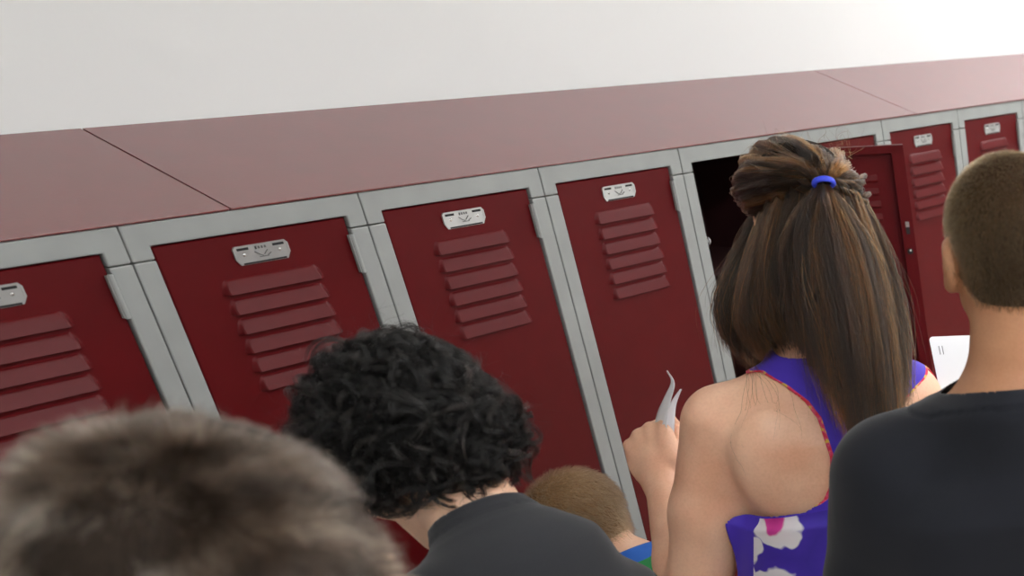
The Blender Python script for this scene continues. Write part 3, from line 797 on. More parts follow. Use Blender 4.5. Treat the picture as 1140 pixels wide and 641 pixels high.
RH = add_hand(B, Rw, (-.03, -.10, 1), (.26, -.96, 0), (-.96, -.26, 0), .92, (.30, .34, .38, .42), (.45, .75))
f.body(M['skin_tan'], .0040, [(.85, .009), (9, .0034)])
face_parts(f.root, T, Rh, .90)
# dress: racer back, cut-out over each shoulder blade
EZ = np.array([(.9, -.2), (1.112, -.16), (1.118, -.04), (1.135, -.01), (1.16, .004), (1.20, .010), (1.258, .003), (1.282, -.010), (1.306, -.034), (1.325, -.068), (1.338, -.100), (1.36, -.115)])
def dress():
    Q = f.sub({'torso', 'neck', 'uparm'}); sk = [(.50, .235, .215, cxs, 0), (.70, .205, .165, cxs, 0), (.86, .180, .125, cxs, -.005), (.95, .164, .108, cxs-.002, 0), (1.03, .152, .102, cxs-.004, 0), (1.09, .146, .098, cxs-.003, 0)]
    Q.loft(sk, .03, 'torso')
    V, F = mesh_sdf(Q, .0040, [(.95, .009), (9, .0034)], .0035, 2)
    def g(v):
        x, y, z = v.T; e = np.interp(z, EZ[:, 0], EZ[:, 1])
        back = np.maximum(1.112-.02*((x-cxs)/.1)**2-z+.01, np.minimum(x-e, (2*.037+.085*np.clip((z-1.22)/.07, 0, 1)-e)-x))
        fr = np.maximum(1.185-z, .030+.022*(x > 0)-np.abs(np.abs(x-.037)-.088-.022*(x > 0)))
        t = np.clip((y+.012)/.02, 0, 1); o = back*(1-t)+fr*t
        neck = np.hypot(x-.02, y-.004)-.058; o = np.where(z > 1.24, np.minimum(o, neck+np.clip(1.30-z, 0, 1)*1.5), o)
        for sh, el in ((Ls, Le), (Rs, Re)):
            o = np.where(sd_rc(v, sh, el, .05, .05) < .07, np.minimum(o, sd_rc(v, sh+(np.asarray(el)-sh)*.2, el, .062, .062)-.004), o)
        return np.minimum(o, z-.54)
    V, F, G = clip_mesh(V, F, g)
    o = cloth('dress', V, F, M['floral'], f.root, .0015, np.where(V[:, 2] < .56, .2, np.where((V[:, 2] < 1.128) | ((np.hypot(V[:, 0]-.02, V[:, 1]-.004) < .072) & (V[:, 2] > 1.26)), G+.0065, G)))
dress(); f.shoes()

# hair: a smooth mass following the guides, strands over it
def Wl(lst): return [f.L(p) for p in lst]
EXT = 1.12
GB = [Wl(g) for g in (
 [V3(0.5600, -0.5457, 1.5217), V3(0.5413, -0.5024, 1.4543), V3(0.4990, -0.4891, 1.3851), V3(0.4666, -0.5273, 1.3354)],
 [V3(0.5394, -0.5790, 1.5461), V3(0.5046, -0.5510, 1.4574), V3(0.4619, -0.5584, 1.3922), V3(0.4391, -0.5986, 1.3354)],
 [V3(0.5239, -0.6270, 1.5668), V3(0.4658, -0.6295, 1.4763), V3(0.4409, -0.6317, 1.4030), V3(0.4308, -0.6584, 1.3596)],
 [V3(0.5142, -0.6727, 1.5773), V3(0.4542, -0.6895, 1.4822), V3(0.4418, -0.6987, 1.4147), V3(0.4161, -0.7259, 1.3643)],
 [V3(0.5134, -0.7060, 1.5810), V3(0.4470, -0.7467, 1.4870), V3(0.4187, -0.7829, 1.3884), V3(0.3913, -0.8189, 1.2914)],
 [V3(0.5265, -0.7248, 1.5775), V3(0.4665, -0.7775, 1.4852), V3(0.4324, -0.8128, 1.3876), V3(0.3994, -0.8356, 1.2802)],
 [V3(0.5503, -0.7350, 1.5672), V3(0.4978, -0.7852, 1.4797), V3(0.4593, -0.8244, 1.3819), V3(0.4205, -0.8536, 1.2810)],
 [V3(0.5841, -0.7256, 1.5468), V3(0.5327, -0.7830, 1.4665), V3(0.4910, -0.8229, 1.3738), V3(0.4576, -0.8474, 1.2876)],
 [V3(0.6285, -0.6906, 1.5229), V3(0.5800, -0.7477, 1.4485), V3(0.5373, -0.7922, 1.3732), V3(0.5156, -0.8095, 1.3159)])]
GB = [g[:-1]+[g[-1]+(g[-1]-g[-2])*((EXT-1)*3 if i > 3 else 0)] for i, g in enumerate(GB)]
tie = f.L(V3(0.5238, -0.7163, 1.5800))
Hm = SDF()
for i, g in enumerate(GB):
    R_ = resample(g, 7); rr = np.interp(np.linspace(0, 1, 7), [0, .3, .8, 1], [.003, .010, .010, .004])
    Hm.chain(list(R_), list(rr), .007)
Hm.el(T(0, -.020, .040), np.array([.070, .088, .068]), .02, Rh)
def hairmass(Hm, name, mat, root, T, Rm, s, step=.004, cut=None, it=2):
    c = T(0, 0, 0)
    def post(D, p):
        q = (p-c)@Rm/s
        face = np.maximum(np.maximum(.045-q[..., 1], -.2-q[..., 2]), q[..., 2]-(.070)) if cut is None else cut(q)
        return np.maximum(D, -(face*s))
    V, F = mesh_sdf(Hm, step, None, 0, it, post=post)
    return mesh_obj(name, V, F, mat, root, True)
hair = hairmass(Hm, 'hair', M['base_brown'], f.root, T, Rh, .90)
r = np.random.default_rng(5)
S1 = guide_strands(GB, 26000, 22, .0085, r, .006, .0036, .20, 90, .85)
s_ = r.uniform(0, 1, len(S1))
cl = wob(S1[:, 12]*np.array([1, 1, .15]), 160, 4)
ct = np.random.default_rng(77).beta(.9, 1.5, 997)[CID]
t1 = np.clip(.04+.85*ct+.20*cl+r.normal(0, .10, len(S1)), 0, 1)
strands('hair_strand', S1, .00034, M['hair_brown'], hair, t1)
# tail that leaves the elastic and spreads over the back
GP = []
for j, sh in ((3, -.9), (4, -.5), (5, 0), (6, .5), (7, .9)):
    g = GB[j]; o_ = f.Ld(V3(0.4402, -0.7570, 1.4765)-V3(0.4495, -0.7481, 1.4741)); st = tie+o_*.4
    GP.append([st, st*.45+g[1]*.55+o_*1.5+np.array([0, 0, .012]), g[1]+o_, g[2]+o_*.8, g[3]+o_*.5])
S4 = guide_strands(GP, 9000, 22, .0055, r, .005, .0025, .22, 60, .85)
t4 = np.clip(.05+.85*np.random.default_rng(31).beta(.9, 1.3, 997)[CID]+r.normal(0, .10, len(S4)), 0, 1)
strands('hair_strand', S4, .00034, M['hair_brown'], hair, t4)
# upper hair swept back from the hairline to the tie
ang = np.linspace(-2.0, 2.0, 15); GT = []
for a in ang:
    rad = .098; p = []
    for u in np.linspace(0, 1, 7):
        # great arcs on the skull from the front hairline to the tie
        a0 = np.array([math.sin(a)*.078, .075*math.cos(a*.45)-.01, .070-.030*abs(a)]); tl = Rh.T@(tie-np.asarray(hc))/.90
        q = a0*(1-u)+tl*u; q = q-np.array([0, -.012, .03]); qn = q/np.linalg.norm(q)
        R0 = .110-.015*abs(a)/2+.015*math.sin(u*PI)*(1-.7*abs(a)/2)
        ex = np.array([.82, 1.06, .91]); m_ = qn*R0*ex; last = tl-np.array([0, -.012, .03])
        m_ = m_*(1-u**4)+last*u**4
        p.append(T(*(m_+np.array([0, -.012, .03]))))
    GT.append(p)
S2 = guide_strands(GT, 16000, 18, .0036, r, .003, .0035, .03, 60, .8)
# thick uneven twists
c2 = (np.arange(len(S2)) % 9)[:, None, None]
ctr = T(0, -.012, .03); dv = S2-ctr; nrm = dv/np.linalg.norm(dv, axis=-1, keepdims=True)
tt = np.linspace(0, 1, 18)[None, :, None]
S2 = S2+nrm*(.0115*wob(S2.reshape(-1, 3), 105, 8).reshape(len(S2), 18, 1)*np.sin(tt*PI)+.004*np.sin(tt*PI))
t2 = np.clip(.10+.8*np.random.default_rng(13).beta(1, 1.2, 997)[CID]+r.normal(0, .10, len(S2)), 0, .78)
strands('hair_strand', S2, .00036, M['hair_brown'], hair, t2, .7)
# two twisted ropes from the temples to the tie
def rope(pts, rad, n, turns, seed):
    rr_ = np.random.default_rng(seed); C_ = resample(pts, 30); tg = np.gradient(C_, axis=0); tg /= np.linalg.norm(tg, axis=1, keepdims=True)
    out = (C_-ctr); out = out-tg*(out*tg).sum(1, keepdims=True); out /= np.linalg.norm(out, axis=1, keepdims=True); sd = np.cross(tg, out); u = np.linspace(0, 1, 30)
    S = []
    for i in range(n):
        lobe = (i % 2)*PI; a = lobe+u*turns*2*PI+rr_.normal(0, .35); q = rad*(.55+.45*np.sin(u*PI))*(1+rr_.normal(0, .12))
        S.append(C_+out*(np.cos(a)*q)[:, None]+sd*(np.sin(a)*q)[:, None]+rr_.normal(0, .0007, 3))
    return np.array(S)
for seed, pts, rd in ((1, [V3(0.5791, -0.5381, 1.5654), V3(0.5354, -0.5883, 1.5535), V3(0.5123, -0.6499, 1.5592), V3(0.5056, -0.6994, 1.5720), V3(0.5163, -0.7212, 1.5800)], .0070), (2, [V3(0.6254, -0.7054, 1.5506), V3(0.5831, -0.7260, 1.5444), V3(0.5472, -0.7362, 1.5601), (V3(0.5260, -0.7314, 1.5753)), V3(0.5179, -0.7234, 1.5811)], .0068),
                     (3, [V3(0.5974, -0.5457, 1.5938), V3(0.5483, -0.5918, 1.5752), V3(0.5178, -0.6556, 1.5762), V3(0.5073, -0.7001, 1.5816), V3(0.5157, -0.7223, 1.5825)], .0062), (4, [V3(0.6504, -0.6819, 1.5729), V3(0.5925, -0.7180, 1.5698), V3(0.5472, -0.7327, 1.5750), V3(0.5245, -0.7305, 1.5804), V3(0.5162, -0.7235, 1.5825)], .0058)):
    Sr = rope(Wl(pts), rd, 900, 2.6, seed); tr_ = np.clip(.34+.2*np.sin(np.arange(900)*.02)+r.normal(0, .14, 900), 0, 1)
    strands('hair_strand', Sr, .00036, M['hair_brown'], hair, tr_, .8)
# loose lock crossing to the tie, small ends by the tie, flyaways
S3 = []
for _ in range(60):
    a = r.uniform(-1.3, 1.3); st = T(math.sin(a)*.085, -.075+r.normal(0, .01), .075+r.normal(0, .014)); d = n3(r.normal(0, 1, 3)+np.array([0, -.4, .6])); L_ = r.uniform(.015, .04)
    S3.append(resample([st, st+d*L_*.5, st+d*L_*.8+r.normal(0, .008, 3), st+d*L_+r.normal(0, .014, 3)], 22))
for _ in range(40):   # wisps over the bare back
    x0 = V3(0.4225, -0.6093, 1.3408)+0; st = f.L(x0)+r.normal(0, .006, 3)*np.array([1, .6, .5]); e = f.L(V3(0.3931, -0.6640, 1.2350))+np.array([r.normal(.0, .04), r.normal(-.004, .006), r.normal(0, .035)])
    m_ = (st+e)/2+np.array([r.normal(0, .016), -.010+r.normal(0, .003), r.normal(0, .01)])
    S3.append(resample([st, st*.7+m_*.3+np.array([0, -.006, 0]), m_, e], 22)) if _ < 12 else None
for _ in range(2600):
    i = r.integers(0, len(S1)); b_ = S1[i].copy(); b_ += np.linspace(0, 1, 22)[:, None]**1.2*r.normal(0, .011, 3); S3.append(b_)
S3 = np.array(S3)
def push_out(S, B, m=.0015):
    for _ in range(2):
        d = B.at(S.astype(np.float32)); e = .002; g = np.stack([B.at((S+np.eye(3)[i]*e).astype(np.float32))-d for i in range(3)], -1)/e
        S = S+g/np.maximum(np.linalg.norm(g, axis=-1, keepdims=True), 1e-6)*np.clip(m-d, 0, .05)[..., None]
    return S
S3[:200] = push_out(S3[:200], B)
strands('hair_strand', S3, .00017, M['hair_brown'], hair, np.where(np.arange(len(S3)) < 75, .72, np.clip(r.normal(.55, .2, len(S3)), 0, 1)))
# blue elastic
m = MB(); tdir = n3(f.L(V3(0.5045, -0.7317, 1.5573))-f.L(V3(0.5279, -0.7096, 1.5892))); u = n3(np.cross(tdir, [0, 0, 1])); w = np.cross(tdir, u); ring = []
tc_ = f.L(V3(0.5109, -0.7281, 1.5821))
for i in range(28):
    a = 2*PI*i/28; c_ = tc_+(u*.0135*math.cos(a)+w*.010*math.sin(a)); rd = n3(u*math.cos(a)+w*math.sin(a))
    ring.append([c_+(rd*math.cos(b)+tdir*math.sin(b)*1.5)*.0032 for b in np.linspace(0, 2*PI, 9)[:-1]])
vs = [v for q in ring for v in q]; m.add(vs, [(i*8+j, i*8+(j+1) % 8, ((i+1) % 28)*8+(j+1) % 8, ((i+1) % 28)*8+j) for i in range(28) for j in range(8)])
m.build('hair_elastic', M['tie'], hair, smooth=True)

# white paper strip held in her left hand (a thing of its own)
def sheet(name, pts_a, pts_b, mat, label, cat, thick=.0006):
    A = resample(pts_a, 22); Bb = resample(pts_b, 22); o0 = np.mean(np.vstack([A, Bb]), 0); nn = 7; V = []
    for i in range(22):
        for j in range(nn): V.append(A[i]+(Bb[i]-A[i])*j/(nn-1)-o0)
    F = [(i*nn+j, i*nn+j+1, (i+1)*nn+j+1, (i+1)*nn+j) for i in range(21) for j in range(nn-1)]
    o = mesh_obj(name, V, F, mat, None, True); o.location = o0
    s = o.modifiers.new('thickness', 'SOLIDIFY'); s.thickness = thick; s.offset = 0
    return tag(o, label, cat)
def fold_paper():
    a1 = [V3(0.5046, -0.2599, 1.1447), V3(0.5120, -0.2723, 1.1830), V3(0.5254, -0.2831, 1.2107), V3(0.5415, -0.2900, 1.2355), V3(0.5525, -0.2716, 1.2497)]
    b1 = [V3(0.4953, -0.3029, 1.1467), V3(0.5085, -0.3022, 1.1844), V3(0.5226, -0.3032, 1.2106), V3(0.5401, -0.3000, 1.2354), V3(0.5503, -0.2770, 1.2524)]
    a2 = [V3(0.4921, -0.2882, 1.1492), V3(0.5072, -0.2978, 1.1859), V3(0.5212, -0.3065, 1.2098), V3(0.5348, -0.3159, 1.2275)]
    b2 = [V3(0.5091, -0.3022, 1.1387), V3(0.5186, -0.3040, 1.1717), V3(0.5287, -0.3061, 1.2011), V3(0.5375, -0.3170, 1.2268)]
    a3 = [V3(0.5006, -0.2773, 1.1449), V3(0.5198, -0.2780, 1.1812), V3(0.5280, -0.2847, 1.1908)]
    b3 = [V3(0.5157, -0.2906, 1.1383), V3(0.5286, -0.2871, 1.1664), V3(0.5314, -0.2839, 1.1863)]
    V = []; F = []
    for (a, b) in ((a1, b1), (a2, b2), (a3, b3)):
        A = resample(a, 20); Bb = resample(b, 20); base = len(V); nn = 5
        for i in range(20):
            for j in range(nn): V.append(A[i]+(Bb[i]-A[i])*j/(nn-1))
        F += [(base+i*nn+j, base+i*nn+j+1, base+(i+1)*nn+j+1, base+(i+1)*nn+j) for i in range(19) for j in range(nn-1)]
    V = np.array(V); c = V.mean(0); o = mesh_obj('folded_paper', V-c, F, M['paper'], None, True); o.location = c
    s = o.modifiers.new('thickness', 'SOLIDIFY'); s.thickness = .0006; s.offset = 0
    tag(o, 'white folded paper curling up out of the raised left hand in front of the locker', 'paper')
fold_paper()
def card():
    tl, tr, bl = V3(0.6726, -0.7474, 1.3216), V3(0.7374, -0.7919, 1.3124), V3(0.6419, -0.7768, 1.2596)
    u = tr-tl; v = bl-tl; W0 = np.linalg.norm(u)*1.75; H0 = np.linalg.norm(v)*1.9; u = n3(u); v = n3(v-np.dot(v, u)*u); w = np.cross(u, v)
    Mx = Matrix(((u[0], v[0], w[0], tl[0]), (u[1], v[1], w[1], tl[1]), (u[2], v[2], w[2], tl[2]), (0, 0, 0, 1)))
    rr = .006; pts = []
    for cx, cy, a0 in ((W0-rr, rr, -90), (W0-rr, H0-rr, 0), (rr, H0-rr, 90), (rr, rr, 180)):
        for k in range(6): a = math.radians(a0+k*18); pts.append((cx+rr*math.cos(a), cy+rr*math.sin(a)))
    m = MB(); m.prism(pts, 'z', -.0008, .0008); o = m.build('white_card', M['paper'], None); o.matrix_world = Mx
    m = MB()
    for x in (.0130, .0185): m.box(x-.0006, x+.0006, .0165, .031, -.0011, .0011)
    m.build('printed_mark', M['print'], o)
    tag(o, 'white rounded card with two short grey lines beside the neck of the boy', 'card')
card()

# ================================================= boy with the buzzed head
f = Figure(.300, -1.155, 54, 'person with short buzzed hair in black t-shirt, seen from behind at right')
B = f.B
hc = f.L(V3(0.3462, -1.1532, 1.5370)); Rh = rot_local(.06, .12, 0)
Ls, Rs = np.array([-.150, 0, 1.292]), np.array([.150, 0, 1.292]); c0 = .0
Le, Re = np.array([-.205, -.01, 1.01]), np.array([.205, -.01, 1.01]); Lw, Rw = np.array([-.20, .14, .80]), np.array([.20, .14, .80])
B.loft(torso_rows(TOR_M, None, .98, 1.297), .02, 'torso')
for sx in (-1, 1):
    B.el((sx*.085, -.060, 1.19), (.062, .034, .080), .03, None, 'torso'); B.el((sx*.07, -.065, .88), (.08, .06, .08), .04, None, 'torso')
B.rc((0, -.005, 1.358), Ls+np.array([.015, 0, .018]), .052, .043, .04, 'torso'); B.rc((0, -.005, 1.358), Rs+np.array([-.015, 0, .018]), .052, .043, .04, 'torso')
f.arm(Ls, Le, Lw, (.053, .045, .041, .027)); f.arm(Rs, Re, Rw, (.053, .045, .041, .027))
T = add_head(B, hc, Rh, .98)
B.rc((0, -.005, 1.27), T(0, -.028, -.045), .066, .058, .03, 'neck')
f.legs(.80, .08, .085, .056, .038)
add_hand(B, Lw, (0, .5, -.85), (.95, 0, 0), (.1, .9, .4), .95, (.4, .45, .5, .55), (.5, .2)); add_hand(B, Rw, (0, .5, -.85), (-.95, 0, 0), (-.1, .9, .4), .95, (.4, .45, .5, .55), (.5, .2))
f.body(M['skin_brown'], .0045, [(.9, .010), (9, .0038)])
face_parts(f.root, T, Rh, .98)
shirt(f, 't_shirt', M['black_tee'], (0, -.055, 1.408), (0, .06, 1), .80, .62, Ls, Le, Rs, Re, .011, .0045, .020, 2, .0035, .016)
f.trousers(M['khaki'], .86); f.shoes()
def in_head(v): return (v-np.asarray(hc))@Rh/.98
def EARG(x, y, z): return np.maximum(np.maximum(.070-np.abs(x), np.abs(z)-.036), np.abs(y)-.028)
def hairline(c):
    q = (c-np.asarray(hc))@Rh/.98; x, y, z = q.T
    low = np.interp(y, [-.11, -.06, 0, .02, .06, .085], [-.050, -.042, -.008, .015, .045, .078])
    return np.minimum(z-low, EARG(x, y, z))
def short_hair(f, name, mat, base, hl, T, Rm, hc, s, n, length, rad, seed, tonef, inflate=.0022, flow=(0, -.25, -.5), k=5, lift=.8, wavy=0., clump=0):
    r = np.random.default_rng(seed)
    N = vnormals(f.V, f.F); Vc, Fc, Gc = clip_mesh(f.V+N*inflate, f.F, hl); hb = mesh_obj(name, Vc, Fc, base, f.root, True)
    p, nn = scalp_roots(f.V+N*inflate*.7, f.F, lambda c: hl(c)+.006 > 0, n, r)
    g_ = hl(p)+r.normal(.001, .0035, n); p, nn = p[g_ > 0], nn[g_ > 0]; n = len(p)
    fl = np.asarray(Rm)@np.asarray(flow, float); fl = fl/np.linalg.norm(fl)
    tang = fl-nn*(nn@fl)[:, None]; L = length*r.uniform(.65, 1.15, n)
    d = nn*lift+tang*(1-lift)+r.normal(0, .18, (n, 3))
    if clump:
        w = np.stack([wob(p, clump, seed+11+i) for i in range(3)], -1); d = d+w*.8
    d = d/np.linalg.norm(d, axis=1, keepdims=True); t = np.linspace(0, 1, k)[None, :, None]
    Spt = p[:, None]+d[:, None]*L[:, None, None]*t+tang[:, None]*L[:, None, None]*.35*t**2
    if wavy: Spt = Spt+wavy*t*np.stack([wob(p+i, 90, seed+i) for i in range(3)], -1)[:, None]*np.sin(t*4)
    strands(name+'_strand', Spt, rad, mat, hb, tonef(p, r)); return hb
short_hair(f, 'hair', M['hair_buzz'], M['base_buzz'], hairline, T, Rh, hc, .98, 42000, .0062, .00016, 4,
           lambda p, r: np.clip(.45+.12*wob(p, 60, 2)+r.normal(0, .16, len(p)), 0, 1), .0012, (0, -.5, -.6), 4, .45)

# ================================================= curly head, bowed, charcoal shirt
f = Figure(-.005, -.655, 14, 'person with thick curly black hair, head bowed, in charcoal t-shirt')
B = f.B
hc = f.L(V3(-0.0052, -0.4912, 1.3290)); Rh = rot_local(.85, .25, .0)
nb = f.L(V3(-0.0189, -0.6398, 1.2392))
bend = lambda z: (nb[0]*np.clip((z-.95)/.35, 0, 1)**1.3, (nb[1])*np.clip((z-.95)/.35, 0, 1)**1.6)
SZ = 1.16
Ls, Rs = np.array([nb[0]-.130, nb[1]+.005, SZ]), np.array([nb[0]+.085, nb[1]-.005, SZ-.060])
Le, Re = Ls+np.array([-.03, .09, -.23]), Rs+np.array([.03, .09, -.23]); Lw, Rw = Le+np.array([.07, .19, .03]), Re+np.array([-.07, .19, .03])
B.loft(torso_rows(TOR_M, None, .74, SZ-.015, bend), .03, 'torso')
B.el((nb[0], nb[1]-.040, 1.12), (.10, .055, .12), .05, None, 'torso'); B.el((nb[0]+.005, nb[1]-.012, SZ+.045), (.075, .048, .050), .05, None, 'torso')
B.rc((nb[0], nb[1]+.0, SZ+.035), Ls+np.array([.01, 0, .010]), .045, .040, .04, 'torso'); B.rc((nb[0], nb[1], SZ+.035), Rs+np.array([-.01, 0, .010]), .045, .040, .04, 'torso')
f.arm(Ls, Le, Lw, (.048, .041, .037, .025)); f.arm(Rs, Re, Rw, (.048, .041, .037, .025))
T = add_head(B, hc, Rh, .95)
B.rc((nb[0], nb[1]+.01, SZ+.03), T(0, -.025, -.045), .052, .050, .03, 'neck')
f.legs(.77, .075, .082, .054, .036)
add_hand(B, Lw, (.3, .9, .2), (.5, 0, -.8), (.8, .1, .5), .9, (.7, .75, .8, .85), (.5, .4)); add_hand(B, Rw, (-.3, .9, .2), (-.5, 0, -.8), (-.8, .1, .5), .9, (.7, .75, .8, .85), (.5, .4))
f.body(M['skin_fair'], .0045, [(.9, .010), (9, .0042)]); face_parts(f.root, T, Rh, .95)
shirt(f, 't_shirt', M['char_tee'], f.L(V3(-0.0382, -0.6325, 1.3026)), (0, .8, 1), .80, .62, Ls, Le, Rs, Re, .010, .0045, .018, 6, .003, .0)
f.trousers(M['denim'], .84); f.shoes()
Hm = SDF(); Hm.el(T(0, -.018, .045), np.array([.086, .110, .082]), .03, Rh); Hm.el(T(0, -.072, -.025), np.array([.088, .052, .086]), .03, Rh)
Hm.el(T(.078, -.01, .005), np.array([.026, .055, .060]), .02, Rh); Hm.el(T(-.078, -.01, .005), np.array([.026, .055, .060]), .02, Rh)
hair = hairmass(Hm, 'hair', M['base_black'], f.root, T, Rh, .95, .0045, cut=lambda q: np.maximum(np.minimum(.060-q[..., 1]+np.clip(q[..., 2]-.06, 0, .06)*.9, q[..., 2]+.12), q[..., 2]-.062))
V_ = np.array([v.co[:] for v in hair.data.vertices]); F_ = np.array([list(p.vertices) for p in hair.data.polygons])
V_ = V_+vnormals(V_, F_)*(.006*wob(V_, 70, 9))[:, None]; hair.data.vertices.foreach_set('co', V_.astype(np.float32).ravel()); hair.data.update()
r = np.random.default_rng(8); nc = 1500; cc = T(0, -.012, .03)
p, nn = scalp_roots(V_, F_, lambda c: ((c-cc)@Rh)[:, 1] < .095, nc, r)
K = 20; tt = np.linspace(0, 1, K); S = []
down = Rh@n3((0, -.55, -.8))
tn = []
for i in range(nc):
    n_ = nn[i]; tg = down-n_*np.dot(down, n_); tg = n3(tg+1e-6+r.normal(0, .55, 3)); sd = np.cross(n_, tg)
    L_ = r.uniform(.045, .085); fr = r.uniform(.6, 1.35); ph = r.uniform(0, 6.28); am = r.uniform(.0040, .0095)
    base = p[i]-n_*.008
    C_ = base[None]+n_[None]*(.010*np.sin(tt*PI*.8)[:, None])+tg[None]*(tt*L_)[:, None]+sd[None]*(am*np.sin(tt*6.28*fr+ph))[:, None]*np.minimum(1, tt*3)[:, None]+n_[None]*(am*.8*np.cos(tt*6.28*fr+ph))[:, None]*np.minimum(1, tt*3)[:, None]
    vv = C_-cc; rd = np.linalg.norm(vv, axis=1, keepdims=True); r0 = np.linalg.norm(base-cc)
    want = r0+.011*np.sin(tt*PI*.9)[:, None]+.006*tt[:, None]+(am*.8*np.cos(tt*6.28*fr+ph))[:, None]*np.minimum(1, tt*3)[:, None]
    low_ = np.clip(-((C_-cc)@Rh)[:, 2:3]/.06, 0, 1)*.0
    C_ = cc+vv*((want/rd)*(1-low_)+low_)
    m_ = 22; o = r.normal(0, 1, (m_, 3))*.0015
    sc_ = (1+1.0*tt[:, None]**2)
    ts = np.clip(r.normal(.4, .22), 0, 1)
    for j in range(m_): S.append(C_+o[j]*sc_); tn.append(np.clip(ts+r.normal(0, .1), 0, 1))
strands('hair_strand', np.array(S), .00022, M['hair_black'], hair, np.array(tn))
S = []   # frizz
for i in range(500):
    j = r.integers(0, nc); n_ = nn[j]; b_ = p[j]; L_ = r.uniform(.008, .024)
    S.append(resample([b_, b_+n_*L_*.6+r.normal(0, .006, 3), b_+n_*L_+r.normal(0, .010, 3), b_+n_*L_*1.1+r.normal(0, .013, 3)], 8))
strands('hair_strand', np.array(S), .00010, M['hair_black'], hair, np.full(len(S), .4))

# ================================================= small child by the lockers
f = Figure(.415, -.155, 8, 'small child with short sandy hair and blue and green shirt, partly hidden behind charcoal shoulder')
B = f.B; s = .74
hc = f.L(V3(0.3983, -0.1602, 0.9950)); Rh = rot_local(.60, .30, 0); SZ = .915; y0 = -.095
Ls, Rs = np.array([-.095, y0, SZ]), np.array([.105, y0, SZ]); Le, Re = Ls+np.array([-.02, -.01, -.19]), Rs+np.array([.02, -.01, -.19]); Lw, Rw = Le+np.array([.0, .06, -.13]), Re+np.array([.0, .06, -.13])
B.loft([(a*.725, b*.66, c*.66, d, e+y0) for a, b, c, d, e in TOR_M], .02, 'torso')
B.rc((0, y0, SZ+.02), Ls, .032, .032, .03, 'torso'); B.rc((0, y0, SZ+.02), Rs, .032, .032, .03, 'torso')
f.arm(Ls, Le, Lw, (.036, .031, .028, .020)); f.arm(Rs, Re, Rw, (.036, .031, .028, .020))
T = add_head(B, hc, Rh, .88)
B.rc((0, y0, SZ+.01), T(0, -.025, -.045), .040, .042, .03, 'neck')
f.legs(.57, .055, .062, .042, .028, None, y0)
add_hand(B, Lw, (0, .4, -.9), (.95, 0, 0), (.1, .9, .4), .7, (.4, .45, .5, .55), (.5, .2)); add_hand(B, Rw, (0, .4, -.9), (-.95, 0, 0), (-.1, .9, .4), .7, (.4, .45, .5, .55), (.5, .2))
f.body(M['skin_fair'], .0045, [(.5, .008), (9, .0045)]); face_parts(f.root, T, Rh, .88)
shirt(f, 'striped_shirt', M['stripe'], (0, y0-.03, SZ+.070), (0, .6, 1), .50, .75, Ls, Le, Rs, Re, .008, .0045, .012, 12, .002)
f.trousers(M['denim'], .60, .09, .008); f.shoes()
def hl_kid(c):
    q = (c-np.asarray(hc))@Rh/.88; x, y, z = q.T; low = np.interp(y, [-.11, -.06, 0, .02, .06, .085], [-.058, -.045, -.010, .015, .045, .072])
    return np.minimum(z-low, EARG(x, y, z))
short_hair(f, 'hair', M['hair_blond'], M['base_blond'], hl_kid, T, Rh, hc, .88, 16000, .013, .00022, 5, lambda p, r: np.clip(.5+.1*wob(p, 60, 2)+r.normal(0, .16, len(p)), 0, 1), .003, (0, -.5, -.6), 5, .35)

# ================================================= nearest head, lower left
f = Figure(-.47, -1.02, 25, 'person nearest the camera, only the blurred brown hair in the lower left corner')
B = f.B
hc = f.L(V3(-0.4912, -1.1387, 1.4775)); Rh = rot_local(.15, -.1, 0); SZ = hc[2]-.262
Ls, Rs = np.array([-.150, 0, SZ]), np.array([.150, 0, SZ]); Le, Re = Ls+np.array([-.04, -.01, -.27]), Rs+np.array([.04, -.01, -.27]); Lw, Rw = Le+np.array([.0, .10, -.20]), Re+np.array([.0, .10, -.20])
B.loft(torso_rows(TOR_M, None, .98, SZ+.015), .02, 'torso')
B.rc((0, 0, SZ+.04), Ls, .045, .042, .04, 'torso'); B.rc((0, 0, SZ+.04), Rs, .045, .042, .04, 'torso')
f.arm(Ls, Le, Lw, (.052, .044, .040, .027)); f.arm(Rs, Re, Rw, (.052, .044, .040, .027))
T = add_head(B, hc, Rh, 1.0)
B.rc((0, 0, SZ+.02), T(0, -.025, -.045), .057, .054, .03, 'neck')
f.legs(.78, .08, .085, .056, .038)
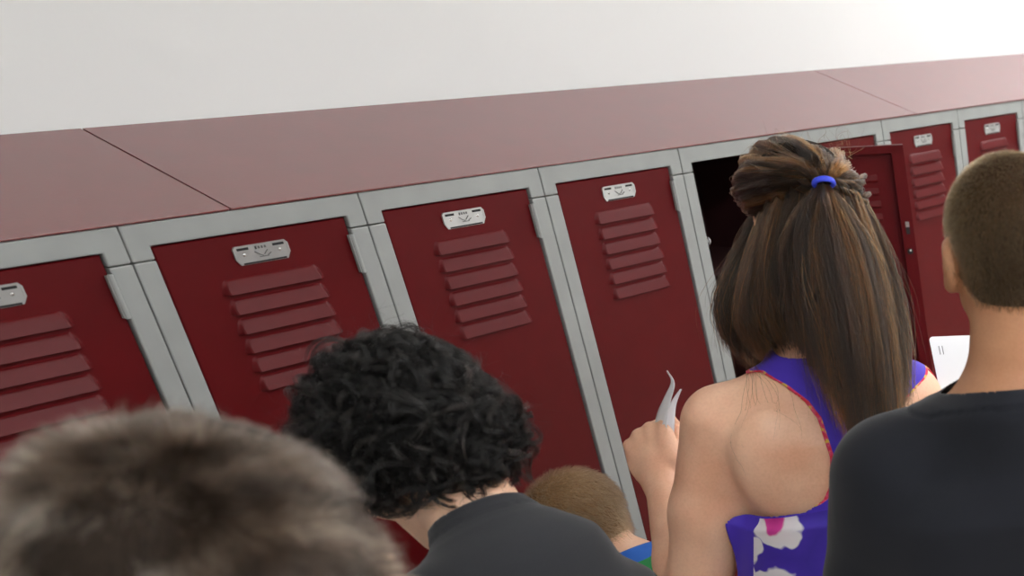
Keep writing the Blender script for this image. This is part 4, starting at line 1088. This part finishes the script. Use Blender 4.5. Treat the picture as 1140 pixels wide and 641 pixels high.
add_hand(B, Lw, (0, .4, -.9), (.95, 0, 0), (.1, .9, .4), .95, (.4, .45, .5, .55), (.5, .2)); add_hand(B, Rw, (0, .4, -.9), (-.95, 0, 0), (-.1, .9, .4), .95, (.4, .45, .5, .55), (.5, .2))
f.body(M['skin_fair'], .005, [(.9, .010), (9, .005)]); face_parts(f.root, T, Rh, 1.)
shirt(f, 't_shirt', M['olive'], (0, -.055, SZ+.08), (0, .4, 1), .80, .62, Ls, Le, Rs, Re, .011, .006, .018, 22, .003)
f.trousers(M['denim'], .86); f.shoes()
def hl_near(c):
    q = (c-np.asarray(hc))@Rh; x, y, z = q.T; low = np.interp(y, [-.11, -.06, 0, .02, .06, .085], [-.062, -.052, -.012, .015, .045, .072])
    return np.minimum(z-low, EARG(x, y, z))
short_hair(f, 'hair', M['hair_mouse'], M['base_mouse'], hl_near, T, Rh, hc, 1., 42000, .019, .00030, 9,
           lambda p, r: np.clip(.42+.75*wob(p*np.array([1, 1, .6]), 240, 2)+.15*wob(p, 70, 5)+r.normal(0, .12, len(p)), 0, 1), .006, (.1, .4, -.5), 8, .05, .003, 55)

# ------------------------------------------------------------------ camera
cam = bpy.data.cameras.new('camera'); co = bpy.data.objects.new('camera', cam); col.objects.link(co)
co.location = (-0.79530, -1.93500, 1.79444); co.rotation_euler = (1.130691, 0.023231, -1.143290)
cam.sensor_width = 36; cam.lens = 36*1274.80/1140; cam.shift_x = -(1350.00-570)/1140; cam.shift_y = (608.93-320.5)/1140
cam.clip_start = .05; cam.clip_end = 50
cam.dof.use_dof = True; cam.dof.focus_distance = 1.85; cam.dof.aperture_fstop = 5.0
bpy.context.scene.camera = co
w = bpy.data.worlds.new('world'); bpy.context.scene.world = w; w.use_nodes = True
w.node_tree.nodes['Background'].inputs[0].default_value = (.9, .93, 1, 1); w.node_tree.nodes['Background'].inputs[1].default_value = .05
vs = bpy.context.scene.view_settings; vs.view_transform = 'Standard'; vs.look = 'None'; vs.exposure = -0.22; vs.gamma = 1; vs.use_curve_mapping = False
